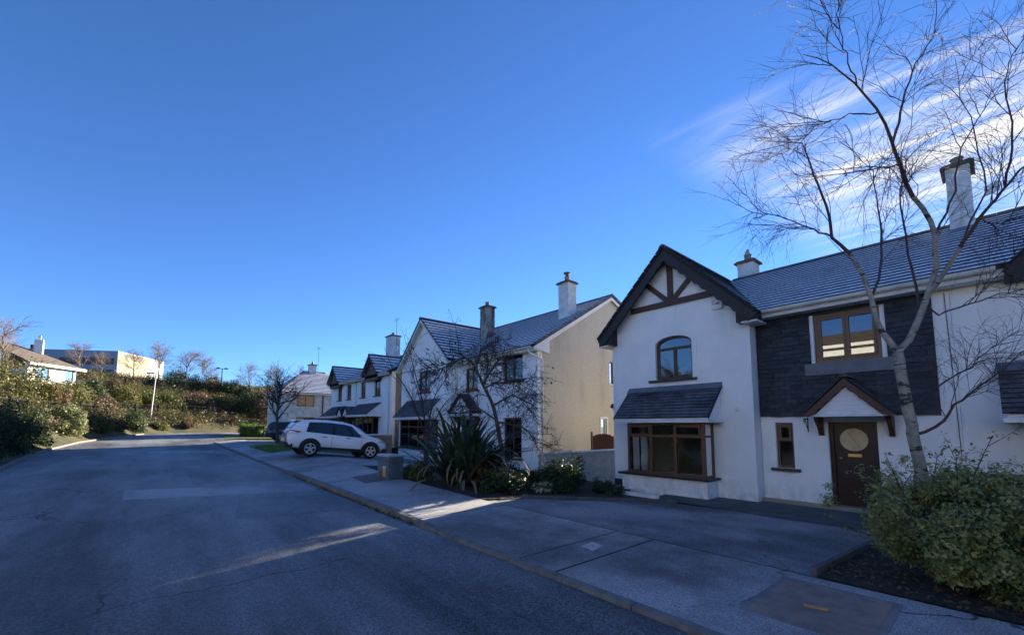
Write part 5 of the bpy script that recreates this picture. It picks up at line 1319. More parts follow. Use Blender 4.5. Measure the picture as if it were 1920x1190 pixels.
for k_ in ('trunk', 'A', 'B', 'D'):
    p = resample(LIMB[k_], 24); p[1:-1] += rng.normal(size=(22, 3)) * .006
    rr = np.linspace(RAD[k_][0], RAD[k_][1], 24)
    if k_ == 'trunk':
        rr[:4] *= [1.25, 1.12, 1.05, 1.0]; v, q = tubes(p[None], rr[None], 12); np_mesh('trunk', v, q, M['birch'], bt, smooth=True)
    else:
        c_ = {'A': 11, 'B': 9, 'D': 7}[k_]
        v, q = tubes(p[None, :c_ + 1], rr[None, :c_ + 1], 10); np_mesh('limb', v, q, M['birch'], bt, smooth=True)
        v, q = tubes(p[None, c_:], rr[None, c_:], 7); np_mesh('limb', v, q, M['birch_twig'], bt, smooth=True)
for k_ in LIMB:
    if k_ in ('trunk', 'A', 'B', 'D'): continue
    p = resample(LIMB[k_], 14); p[1:-1] += rng.normal(size=(12, 3)) * .012
    v, q = tubes(p[None], np.linspace(RAD[k_][0], RAD[k_][1], 14)[None], 6); np_mesh('limb', v, q, M['birch_twig' if RAD[k_][0] < .028 else 'birch'], bt, smooth=True)
limbs = np.stack([resample(LIMB[k_][2:] if k_ in ('A', 'B') else LIMB[k_], 16) for k_ in LIMB if k_ != 'trunk'])
per = 9
S, D, tt = spawn(rng, limbs, per, .22, .75); D[:, 2] += .25
low = S[:, 2] < 3.3
L = rng.uniform(.4, 1.05, len(S)) * np.where(low, .75, 1.0); P1 = curves(rng, S, D, L, 8, .11, (0, 0, -.05))
S, D, tt = spawn(rng, P1, 7, .12, .7); L = rng.uniform(.22, .75, len(S)); P2 = curves(rng, S, D, L, 7, .10, (0, 0, -.14))
S, D, tt = spawn(rng, P2, 3, .1, .6); L = rng.uniform(.12, .45, len(S)); P3 = curves(rng, S, D, L, 5, .10, (0, 0, -.2))
v, q = tubes(P1, taper(len(P1), 8, .0062, .0024), 4); tag(np_mesh('branches', v, q, M['birch_twig'], bt), kind='stuff')
v, q = join([tubes(P2, taper(len(P2), 7, .0032, .0015), 3), tubes(P3, taper(len(P3), 5, .0019, .0010), 3)]); tag(np_mesh('twigs', v, q, M['birch_twig'], bt), kind='stuff')

# ================================================================== olive green shrub at the foot of the birch
fs = thing('shrub', 'large olive green shrub at the right, below the birch', 'shrub', (6.9, .35, -.02))
rng = np.random.default_rng(5)
cl = []
for i in range(130):
    d = rng.normal(size=3); d /= np.linalg.norm(d); r = rng.uniform(.6, 1.0)
    c = np.array([6.85, .25, .62]) + d * r * np.array([1.0, .95, .62]); c[2] = max(c[2], .12 if rng.random() < .7 else .02)
    cl.append([*c, rng.uniform(.10, .22)])
for i in range(30): cl.append([8.1 + rng.normal() * .35, .5 + rng.normal() * .45, .75 + rng.normal() * .2, rng.uniform(.08, .16)])
v, q = leaf_quads(rng, cl, 56000, .032, up=.5, aspect=.62); v[:, 2] = np.maximum(v[:, 2], -.02)
np_mesh('foliage', v, q, M['leaf_fore'], fs)
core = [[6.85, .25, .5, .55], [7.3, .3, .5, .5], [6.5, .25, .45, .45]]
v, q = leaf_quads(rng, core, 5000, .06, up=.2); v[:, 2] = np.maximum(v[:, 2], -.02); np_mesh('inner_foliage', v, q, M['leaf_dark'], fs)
S = np.tile([6.9, .35, -.05], (26, 1)) + rng.normal(size=(26, 3)) * [.15, .15, 0]
D = rng.normal(size=(26, 3)) * [.7, .6, .2] + [0.1, .1, .9]
P = curves(rng, S, D, rng.uniform(1.1, 2.0, 26), 9, .12, (0, 0, -.03))
S2, D2, _ = spawn(rng, P, 4, .5, .6); P2 = curves(rng, S2, D2, rng.uniform(.2, .5, len(S2)), 5, .12)
v, q = join([tubes(P, taper(26, 9, .010, .003), 4), tubes(P2, taper(len(P2), 5, .004, .0015), 3)]); np_mesh('stems', v, q, M['twig_dark'], fs)
tips = np.concatenate([P2[:, 2:].reshape(-1, 3), P[:, 6:].reshape(-1, 3)])
v, q = leaf_quads(rng, np.c_[tips, np.full(len(tips), .045)], 3200, .030, up=.5, aspect=.6); np_mesh('foliage', v, q, M['leaf_fore'], fs)
v, q = leaf_quads(rng, cl, 9000, .030, up=.6, aspect=.6); v[:, 2] = np.maximum(v[:, 2], -.02); np_mesh('pale_foliage', v, q, M['leaf_pale'], fs)
# fallen leaf litter in the bed
n = 2600; px_ = rng.uniform(5.84, 10.3, n); py_ = rng.uniform(-.8, 1.42, n)
cl = np.c_[px_, py_, [gz(a, b) + .04 for a, b in zip(px_, py_)], np.full(n, .012)]
v, q = leaf_quads(rng, cl, n, .05, up=2.0, spread=.2); tag(np_mesh('leaf_litter', v, q, M['leaf_brown']), 'dead leaves scattered over the dark soil of the beds', 'leaf litter', kind='stuff')
shrub('ground_cover', 'low leafy ground cover at the path edge in the right corner', 'ground cover', 6.35, -.25, .55, .5, .32, 3500, .035, 'leaf_fore', 8, 30, stems=4)

# ================================================================== bed between the two nearest houses
ph = thing('flax_plant', 'big spiky flax with strap leaves beside the utility cabinet', 'plant', (6.95, 10.3, gz(6.95, 10.3)))
rng = np.random.default_rng(12)
def strap(az, inc, L, w, droop, base, K=9):
    p = np.array(base, float); pts = []; t = inc
    for k in range(K):
        pts.append(p.copy()); d = np.array([math.cos(az) * math.cos(t), math.sin(az) * math.cos(t), math.sin(t)]); p = p + d * L / (K - 1); t -= droop * (k / K) ** 1.5
    pts = np.array(pts); sidev = np.array([-math.sin(az), math.cos(az), 0])
    ww = w * np.array([.7, .9, 1, 1, .97, .9, .75, .45, .04])
    up = np.array([0, 0, 1.])
    l = pts - sidev * ww[:, None] + up * (ww * .35)[:, None]; r = pts + sidev * ww[:, None] + up * (ww * .35)[:, None]
    v = np.concatenate([l, pts, r]); q = []
    for k in range(K - 1): q += [(k, k + 1, K + k + 1, K + k), (K + k, K + k + 1, 2 * K + k + 1, 2 * K + k)]
    return v, np.array(q)
zb = gz(6.95, 10.3)
for i in range(230):
    az = rng.uniform(0, 2 * math.pi); dead = i % 7 == 0
    inc = rng.uniform(.55, 1.5) if not dead else rng.uniform(.3, .9)
    L = rng.uniform(1.4, 2.8) * (1.0 if inc > 1.0 else .95)
    v, q = strap(az, inc, L, rng.uniform(.035, .062), rng.uniform(.1, .85) + (.9 if dead else 0) + (.45 if rng.random() < .25 else 0), (6.95 + rng.normal() * .22 + math.cos(az) * .1, 10.3 + rng.normal() * .25 + math.sin(az) * .1, zb))
    v[:, 2] = np.maximum(v[:, 2], zb + .03)
    np_mesh('leaf', v, q, M['dead_leaf' if dead else 'phormium'], ph)
shrub('shrub', 'low grassy green plant between the flax and the cabinet', 'shrub', 6.2, 11.6, .45, .6, .55, 3500, .11, 'leaf_mid', 31, 20, aspect=.14)
shrub('shrub', 'dark glossy dome-shaped shrub by the low garden wall', 'shrub', 9.35, 8.8, 1.15, 1.0, 1.05, 11000, .07, 'leaf_dark', 32, 40)
shrub('shrub', 'small golden-leaved shrub at the foot of the leaning tree', 'shrub', 7.15, 9.35, .42, .45, .95, 3600, .05, 'leaf_gold', 33, 24)
shrub('shrub', 'low dark evergreen at the front corner of the planted bed', 'shrub', 7.0, 8.65, .62, .6, .62, 6000, .055, 'leaf_dark', 34, 26)
shrub('shrub', 'small sunlit shrub with cream flower heads', 'shrub', 8.25, 8.35, .32, .32, .36, 1600, .05, 'leaf_mid', 35, 14, extra=('flower', 700, .055))
shrub('shrub', 'low pale-flowered shrub in front of the dark dome shrub', 'shrub', 8.75, 8.2, .45, .40, .45, 2600, .05, 'leaf_dark', 36, 16, extra=('flower', 160, .045))
shrub('shrub', 'broad dark shrub behind the leaning tree', 'shrub', 8.3, 10.6, .8, .9, 1.35, 7000, .07, 'leaf_dark', 37, 30)
shrub('shrub', 'olive shrub between the leaning tree and the dome shrub', 'shrub', 8.1, 9.25, .5, .5, .6, 3500, .05, 'leaf_olive', 38, 20)
shrub('shrub', 'trailing dark shrub at the white wall corner', 'shrub', 10.3, 7.75, .7, .55, .42, 4000, .05, 'leaf_dark', 39, 20)

lt = thing('tree', 'small leaning dark tree before the second house', 'tree', (7.75, 9.17, 0))
rng = np.random.default_rng(21)
TW = {'t': [(7.75,9.17,-.05),(7.75,9.17,0.02),(7.59,9.22,0.65),(7.43,9.26,1.55),(7.27,9.31,2.31),(6.94,9.38,2.90),(6.78,9.47,3.35),(6.47,9.57,3.66),(6.16,9.69,3.76)],
'a':[(7.27,9.31,2.31),(7.46,8.72,2.59),(7.78,8.21,2.28)],'b':[(6.94,9.38,2.90),(7.38,9.33,3.54),(7.78,9.21,3.88)],'c':[(6.78,9.47,3.35),(7.01,9.61,3.85),(7.46,9.45,4.20)],
'd':[(6.47,9.57,3.66),(5.80,9.65,3.28),(5.39,9.77,3.11)],'e':[(7.35,9.29,1.86),(7.73,8.58,1.71),(7.95,8.18,1.27)],'f':[(7.35,9.29,1.9),(7.1,9.9,2.3),(6.6,10.4,2.3)],'g':[(7.0,9.36,2.8),(7.4,8.8,3.1),(7.9,8.5,2.9)]}
p = resample(TW['t'], 18); v, q = tubes(p[None], np.linspace(.085, .02, 18)[None], 9); np_mesh('trunk', v, q, M['bark'], lt, smooth=True)
lim = np.stack([resample(TW[k_], 10) for k_ in 'abcdefg'])
v, q = tubes(lim, taper(7, 10, .032, .008), 6); np_mesh('limbs', v, q, M['bark'], lt, smooth=True)
allc = np.concatenate([lim, resample(TW['t'][4:], 10)[None]])
S, D, _ = spawn(rng, allc, 22, .12, .9); P1 = curves(rng, S, D, rng.uniform(.3, 1.05, len(S)), 7, .22, (0, 0, -.05))
S, D, _ = spawn(rng, P1, 6, .1, .9); P2 = curves(rng, S, D, rng.uniform(.15, .5, len(S)), 5, .25, (0, 0, -.06))
S, D, _ = spawn(rng, P2, 2, .1, .9); P3 = curves(rng, S, D, rng.uniform(.08, .25, len(S)), 4, .25)
v, q = join([tubes(P1, taper(len(P1), 7, .011, .005), 4), tubes(P2, taper(len(P2), 5, .006, .003), 3), tubes(P3, taper(len(P3), 4, .0035, .002), 3)]); np_mesh('twigs', v, q, M['twig_dark'], lt)
tips = np.concatenate([P2[:, -1], P3[:, -1]]); tips = tips[rng.random(len(tips)) < .6]
v, q = leaf_quads(rng, np.c_[tips, np.full(len(tips), .03)], 1800, .055, up=.1); np_mesh('dry_leaves', v, q, M['leaf_red'], lt)
ms = thing('tree', 'young many-stemmed bare tree behind the flax', 'tree', (8.45, 15.24, .1))
MS = [[(8.45,15.24,.0),(8.45,15.24,1.5),(8.62,14.94,2.99),(9.14,14.37,4.07)],[(8.45,15.24,0),(8.40,15.24,1.68),(8.21,15.29,2.99),(7.90,15.43,4.07),(7.67,15.50,5.16)],[(8.42,15.27,0),(8.35,15.27,1.5),(7.65,15.12,2.95),(6.81,15.06,3.94),(6.53,15.20,4.75)],[(8.48,15.21,0),(8.55,15.21,1.5),(9.05,15.02,2.57),(9.79,14.55,3.47)],[(8.45,15.24,0),(8.6,15.5,1.6),(8.6,16.2,3.0),(8.5,16.9,4.3)]]
lim = np.stack([resample(m_, 12) for m_ in MS]); v, q = tubes(lim, taper(5, 12, .045, .008), 6); np_mesh('stems', v, q, M['twig_dark'], ms, smooth=True)
S, D, _ = spawn(rng, lim, 10, .3, .6); P1 = curves(rng, S, D, rng.uniform(.5, 1.4, len(S)), 7, .10); S, D, _ = spawn(rng, P1, 4, .2, .6); P2 = curves(rng, S, D, rng.uniform(.2, .7, len(S)), 5, .12)
v, q = join([tubes(P1, taper(len(P1), 7, .011, .005), 4), tubes(P2, taper(len(P2), 5, .006, .003), 3)]); np_mesh('twigs', v, q, M['twig_dark'], ms)

# ================================================================== street tree, hedge, far trees
st = bare_tree('tree', 'rounded bare street tree on the lawn strip behind the white car', 6.75, 33.6, 4.7, 91, .66, 'twig_dark', 'bark', 1.1, trunk_h=.38, r0=.14, pull=(0, 0, -.02), thick=1.25)
hd = thing('hedge', 'clipped bright green box hedge beside the dark car', 'hedge', (7.6, 49.5, gz(7.6, 49.5)))
rng = np.random.default_rng(3); zb = gz(7.6, 49.5); n = 7000
cl = np.c_[rng.uniform(6.5, 8.7, 60), rng.uniform(48.5, 51, 60), zb + rng.uniform(.25, 1.25, 60), np.full(60, .28)]
v, q = leaf_quads(rng, cl, n, .10, up=.4); v[:, 2] = np.clip(v[:, 2], zb, zb + 1.5); np_mesh('foliage', v, q, M['leaf_bright'], hd)
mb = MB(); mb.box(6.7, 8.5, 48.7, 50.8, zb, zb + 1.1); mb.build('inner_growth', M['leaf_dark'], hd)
shrub('shrub', 'yellow-brown bush in front of the hipped house', 'shrub', 17.2, 51.2, 2.2, 1.2, 3.0, 5000, .16, 'leaf_olive', 44, 26, base=.5)
shrub('shrub', 'dark evergreen bush between the hipped and third houses', 'shrub', 14.6, 45.8, 1.6, 1.6, 2.6, 4500, .15, 'leaf_dark', 45, 26, base=.4)

# roadside hedge plants on the left, from near to far
rowl = [
 ('tall dark green laurel hedge plant at the left edge of the picture', -5.3, 25.6, 1.3, 1.9, 2.7, 'leaf_dark', 0.12),
 ('dark green laurel hedge plant, second from the left edge', -5.6, 30.4, 1.3, 2.3, 2.7, 'leaf_dark', 0.12),
 ('mixed dark shrub between the laurel and the pale variegated bush', -5.6, 36.6, 1.3, 2.6, 2.9, 'leaf_dark', 0.12),
 ('pale variegated bush catching the sun on the left verge', -4.9, 45.6, 1.3, 2.4, 3.0, 'leaf_cream', 0.18),
 ('yellow-green rounded bush next to the variegated bush', -3.9, 52.6, 1.3, 1.7, 2.0, 'leaf_yellow', 0.14),
 ('dark red-leaved bush on the left verge', -3.0, 57.0, 1.0, 1.2, 1.7, 'leaf_red', 0.14),
 ('dark green rounded bush nearest the lamp post', -2.0, 61.0, 1.6, 1.8, 2.3, 'leaf_dark', 0.15)]
for i, (lab, x, y, rx, ry_, h, m, sz) in enumerate(rowl):
    shrub('shrub', lab, 'shrub', x, y, rx, ry_, h, 9500, sz * .72, m, 200 + i, 34, stems=4, base=gz(x, y) - .45, group=None)
bankb = [
 ('big olive and ochre thicket rising at the left edge', -8.4, 46.0, 2.2, 3.4, 4.8, 'leaf_olive', 0.17),
 ('ochre thicket behind the first fence posts', -7.2, 50.0, 1.8, 2.6, 4.0, 'leaf_olive', 0.18),
 ('dry brown seeding bush behind the dark fence', -6.2, 49.6, 1.0, 1.3, 3.1, 'leaf_brown', 0.16),
 ('olive bush below the bungalow window', -6.2, 58.0, 1.7, 2.4, 3.6, 'leaf_olive', 0.20),
 ('russet rounded bush above the fence', -4.6, 62.0, 1.3, 1.6, 2.5, 'leaf_red', 0.18),
 ('dark green bush right of the bungalow', -5.5, 66.0, 1.7, 1.8, 3.2, 'leaf_dark', 0.20),
 ('large yellow-green bush below the office block', -3.1, 71.0, 1.9, 2.1, 3.2, 'leaf_yellow', 0.20),
 ('dark brown bush below the office block', -4.4, 72.6, 1.6, 1.8, 2.6, 'leaf_red', 0.20),
 ('green and brown bush left of the lamp post', -1.2, 73.0, 1.6, 1.7, 2.2, 'leaf_mid', 0.20),
 ('olive bush right of the lamp post', 1.3, 75.0, 2.0, 2.1, 2.2, 'leaf_olive', 0.20),
 ('large dark evergreen dome on the far skyline', 2.3, 88.0, 4.0, 3.9, 3.4, 'leaf_dark', 0.24),
 ('tall brown dome-shaped bush beside the dark evergreen', 6.8, 88.0, 2.8, 2.8, 3.4, 'leaf_brown', 0.24),
 ('brown thicket on the bank below the dark evergreen', 4.5, 78.0, 2.8, 3.0, 2.2, 'leaf_brown', 0.22),
 ('dark shrub mass on the bank by the twin-head lamp', 9.8, 86.0, 2.4, 2.4, 3.5, 'leaf_dark', 0.24),
 ('olive thicket on the bank behind the bright hedge', 8.0, 79.0, 2.4, 2.6, 2.4, 'leaf_olive', 0.22),
 ('dark thicket on the bank behind the street tree', 11.2, 79.0, 2.7, 2.9, 3.7, 'leaf_dark', 0.24),
 ('brown thicket left of the hipped house', 14.0, 78.0, 2.5, 2.4, 5.3, 'leaf_brown', 0.22),
 ('dark thicket behind the hipped house', 18.0, 86.0, 3.2, 3.3, 4.8, 'leaf_dark', 0.24),
 ('bright grassy clump on the corner of the bend', 0.5, 67.0, 0.9, 1.0, 1.1, 'leaf_yellow', 0.14),
 ('orange-brown clump on the corner of the bend', 3.2, 70.0, 1.3, 1.4, 0.9, 'leaf_brown', 0.14)]
for i, (lab, x, y, rx, ry_, h, m, sz) in enumerate(bankb):
    shrub('shrub', lab, 'shrub', x, y, rx * 1.15, ry_ * 1.15, h * 1.06, 8500, sz * .72, m, 300 + i, 40, stems=5, base=gz(x, y) - .3)
# scrub over the whole bank
rng = np.random.default_rng(8); cl = []
while len(cl) < 1100:
    x, y = (rng.uniform(-24, 40), rng.uniform(18, 110)) if len(cl) < 350 else (rng.uniform(-9, 24), rng.uniform(34, 92)); d = left_d(x, y)
    if d < 1.3 or d > 26 or (x > 18 and y < 78) or (x < -6.5 and 63 < y < 82): continue
    cl.append([x, y, gz(x, y) + rng.uniform(.1, .9), rng.uniform(.5, 1.1)])
v, q = leaf_quads(rng, cl, 130000, .16, up=.3)
mi = rng.integers(0, 4, len(q)); 
# one tone for each patch of scrub
tone = (np.floor(v[::4, 0] / 3.1) * 7 + np.floor(v[::4, 1] / 4.3) * 3).astype(int) % 4
sc = np_mesh('bank_scrub', v, q, [M['leaf_olive'], M['leaf_brown'], M['leaf_dark'], M['leaf_gold']], None, np.where(rng.random(len(q)) < .8, tone, mi))
tag(sc, 'tangled olive and brown scrub covering the bank', 'scrub', kind='stuff')
for lab, x, y, h, sd_, tw, sp in [
  ('bare branches rising above the thicket at the left edge', -9.0, 50, 6.4, 1, 'twig', .5),
  ('pale-stemmed bare tree in front of the grey office wall', -9.5, 95, 5.6, 2, 'twig', .5),
  ('second pale bare tree in front of the office windows', -7.0, 93, 4.8, 3, 'twig', .5),
  ('bare tree before the sunlit office end', -3.4, 99, 6.0, 4, 'twig', .55),
  ('spreading bare tree right of the office block', .1, 99, 7.6, 5, 'twig', .55),
  ('reddish bare tree above the dark evergreen', 3.8, 101, 7.8, 6, 'twig_red', .5),
  ('low bare tree right of the reddish tree', 6.4, 102, 6.0, 7, 'twig', .55),
  ('small bare tree left of the twin-head lamp', 8.0, 96, 4.6, 8, 'twig', .5),
  ('bare tree right of the twin-head lamp', 13.0, 89, 6.2, 9, 'twig', .6),
  ('wide bare tree behind the street tree', 17.4, 90, 6.4, 10, 'twig', .6),
  ('thin bare tree left of the hipped roof', 20.5, 88, 7.0, 11, 'twig_red', .5)]:
    bare_tree('tree', lab, x, y, h * .85, 400 + sd_, sp * 1.15, tw, 'bark_pale', 1.15, thick=1.0, trunk_h=.2)
bare_tree('tree', 'bare treetop behind the ridge of the second house', 26.0, 30.0, 11.0, 431, .4, 'twig', 'bark_pale', .8, base=0)

rng = np.random.default_rng(66)  # trees out of view, added to cut the sun through the house gaps
for (x_, y_, z_, rz_, lab_) in ((30.2, 13.9, 8.7, 1.7, 'unseen evergreen tree added behind the nearest houses to end the sun streak'), (24.6, 28.6, 5.2, 3.2, 'unseen evergreen tree added to block sun between second and third houses')):
    et = thing('unseen_shade_tree', lab_, 'tree', (x_, y_, -.2))
    d = rng.normal(size=(60, 3)); d /= np.linalg.norm(d, axis=1)[:, None]
    cl = np.c_[np.array([x_, y_, z_]) + d * rng.uniform(.3, 1, 60)[:, None] * [1.4, 1.5, rz_], rng.uniform(.5, .8, 60)]
    v, q = leaf_quads(rng, cl, 9000, .24); np_mesh('crown', v, q, M['leaf_dark'], et)
    mb = MB(); mb.tube([(x_, y_, -.3), (x_, y_, z_ - .7)], [.2, .1], 8); mb.build('trunk', M['bark'], et, True)

# ================================================================== fence along the bank
fn = thing('fence', 'dark mesh fence with thick posts along the left bank', 'fence', (-7, 40, 2))
fpts = []
for y in np.arange(25, 62, 3.2): fpts.append((left_x(y) - 2.9, y))
fpts += [(-3.6, 64.6), (-1.9, 67.8), (.2, 70.4), (2.8, 72.4), (5.6, 74.2), (8.4, 75.9), (11.4, 77.4)]
for i, (x, y) in enumerate(fpts):
    z = gz(x, y); mb = MB(); mb.box(x - .07, x + .07, y - .07, y + .07, z - .1, z + 1.55); mb.build('post', M['metal_dark'], fn)
for (a, b) in zip(fpts[:-1], fpts[1:]):
    za, zb = gz(*a), gz(*b)
    mb = MB()
    for f in (.18, .8, 1.42): mb.bar((*a, za + f), (*b, zb + f), .03, .04)
    n = 18
    for i in range(1, n):
        f = i / n; x = a[0] + (b[0] - a[0]) * f; y = a[1] + (b[1] - a[1]) * f; z = za + (zb - za) * f; mb.bar((x, y, z + .1), (x, y, z + 1.45), .018, .018)
    mb.build('mesh_panel', M['metal_dark'], fn)

# ================================================================== lamps
lp = thing('lamp_post', 'pale leaning street lamp post at the bend', 'lamp post', (-.35, 69, gz(-.35, 69)))
z0 = gz(-.35, 69)
mb = MB(); mb.tube([(-.45, 69, z0 - .2), (-.42, 69, z0 + 1.2), (-.22, 69, 8.2)], [.085, .08, .055], 8); mb.build('pole', M['lampgrey'], lp, True)
mb = MB(); mb.tube([(-.22, 69, 8.15), (-.1, 68.9, 8.26), (-.5, 69, 8.30)], .04, 6); mb.hexa([(-1.15, 68.8, 8.2), (-.4, 68.8, 8.2), (-1.15, 69.2, 8.2), (-.4, 69.2, 8.2), (-1.1, 68.85, 8.36), (-.42, 68.85, 8.38), (-1.1, 69.15, 8.36), (-.42, 69.15, 8.38)]); mb.build('lantern', M['lampgrey'], lp)
tl = thing('lamp_post', 'dark twin-headed lamp on the far skyline', 'lamp post', (9.4, 98, 9))
zt = 12.8
mb = MB(); mb.tube([(9.4, 98, gz(9.4, 98)), (9.4, 98, zt)], [.1, .07], 8); mb.build('pole', M['metal_dark'], tl)
for s in (-1, 1):
    mb = MB(); mb.tube([(9.4, 98, zt - .1), (9.4 + s * .5, 98, zt)], .04, 6); mb.lathe([(.02, -.1), (.42, -.08), (.36, .05), (.05, .16)], (9.4 + s * .62, 98, zt), 12); mb.build('lantern', M['metal_dark'], tl)

# ================================================================== utility cabinet, bin
cb = thing('utility_cabinet', 'grey-green utility cabinet with yellow warning sign beside the flax', 'cabinet', (5.55, 12.2, gz(5.55, 12.2)))
zc_ = gz(5.55, 12.2)
mb = MB(); mb.box(5.32, 5.78, 11.80, 12.60, zc_ - .05, zc_ + .66); mb.build('body', M['cabinet'], cb)
mb = MB(); mb.hexa([(5.28, 11.76, zc_ + .66), (5.82, 11.76, zc_ + .66), (5.28, 12.64, zc_ + .66), (5.82, 12.64, zc_ + .66), (5.31, 11.79, zc_ + .72), (5.79, 11.79, zc_ + .70), (5.31, 12.61, zc_ + .72), (5.79, 12.61, zc_ + .70)]); mb.build('lid', M['steel'], cb)
for a, b in ((11.83, 12.19), (12.21, 12.57)):
    mb = MB(); mb.box(5.305, 5.319, a, b, zc_ + .05, zc_ + .60); d_ = mb.build('door', M['cabinet'], cb)
mb = MB(); mb.box(5.296, 5.304, 12.00, 12.17, zc_ + .07, zc_ + .27); sg = mb.build('warning_sign', M['yellow'], cb)
mb = MB(); mb.prism([(5.2955, 12.055, zc_ + .11), (5.2955, 12.115, zc_ + .11), (5.2955, 12.085, zc_ + .23)], (-.002, 0, 0)); mb.build('symbol', M['ink'], sg)
for yy in (12.03, 12.15):
    mb = MB(); mb.box(5.296, 5.304, yy - .03, yy + .03, zc_ + .285, zc_ + .38); mb.build('label_plate', M['label_white'], cb)
mb = MB(); mb.box(5.292, 5.303, 12.185, 12.20, zc_ + .33, zc_ + .42); mb.build('handle', M['metal_dark'], cb)

wb_ = thing('wheelie_bin', 'black wheeled bin by the wall behind the shrub', 'bin', (12.2, .05, -.25))
mb = MB(); mb.hexa([(11.95, -.22, -.18), (12.45, -.22, -.18), (11.95, .28, -.18), (12.45, .28, -.18), (11.9, -.27, .72), (12.5, -.27, .72), (11.9, .33, .72), (12.5, .33, .72)]); mb.build('body', M['bin'], wb_)
mb = MB(); mb.hexa([(11.86, -.30, .72), (12.52, -.30, .72), (11.86, .36, .72), (12.52, .36, .72), (11.92, -.26, .79), (12.5, -.26, .82), (11.92, .32, .79), (12.5, .32, .82)]); mb.build('lid', M['bin'], wb_)
for yy in (-.2, .26):
    mb = MB(); mb.lathe([(.0, -.025), (.11, -.025), (.11, .025), (0, .025)], (12.42, yy, -.13), 14, axis=(0, 1, 0)); mb.build('wheel', M['tyre'], wb_)

# ================================================================== cars
ST = [(-2.22,.46,.84,.93,.70,.64,.50),(-2.16,.40,.94,1.03,.84,.78,.60),(-2.06,.37,1.03,1.20,.905,.85,.64),(-1.90,.35,1.06,1.42,.92,.875,.635),(-1.70,.34,1.06,1.54,.925,.885,.63),(-1.2,.33,1.04,1.60,.93,.89,.645),
      (-.5,.33,1.0,1.635,.93,.89,.655),(.1,.33,.97,1.61,.93,.89,.655),(.5,.33,.955,1.53,.93,.885,.65),(.85,.33,.95,1.37,.93,.88,.645),(1.20,.33,.96,1.10,.925,.865,.67),(1.35,.33,.95,1.05,.92,.855,.70),
      (1.7,.34,.90,.985,.905,.82,.66),(1.95,.36,.83,.90,.86,.76,.58),(2.12,.40,.72,.78,.75,.66,.5),(2.22,.44,.62,.65,.55,.5,.4)]
SA = np.array(ST)
def car_sec(x):
    zb, zl, zt, wm, wb, wt = [float(np.interp(x, SA[:, 0], SA[:, i])) for i in range(1, 7)]
    return [(0, zb), (wm * .88, zb), (wm * .985, zb + .10), (wm, zb + (zl - zb) * .55), (wm * .99, zl - .09), (wb, zl), (wt + (wb - wt) * .20, zl + (zt - zl) * .82), (wt * .93, zt - .012), (wt * .6, zt + .012), (0, zt + .02)]
def lerp2(a, b, t): return (a[0] + (b[0] - a[0]) * t, a[1] + (b[1] - a[1]) * t)
def side_pt(x, t, off=.006): # t 0 at belt, 1 at the cant rail
    s = car_sec(x); y, z = lerp2(s[5], s[6], t); return (x, y + off, z + .003)
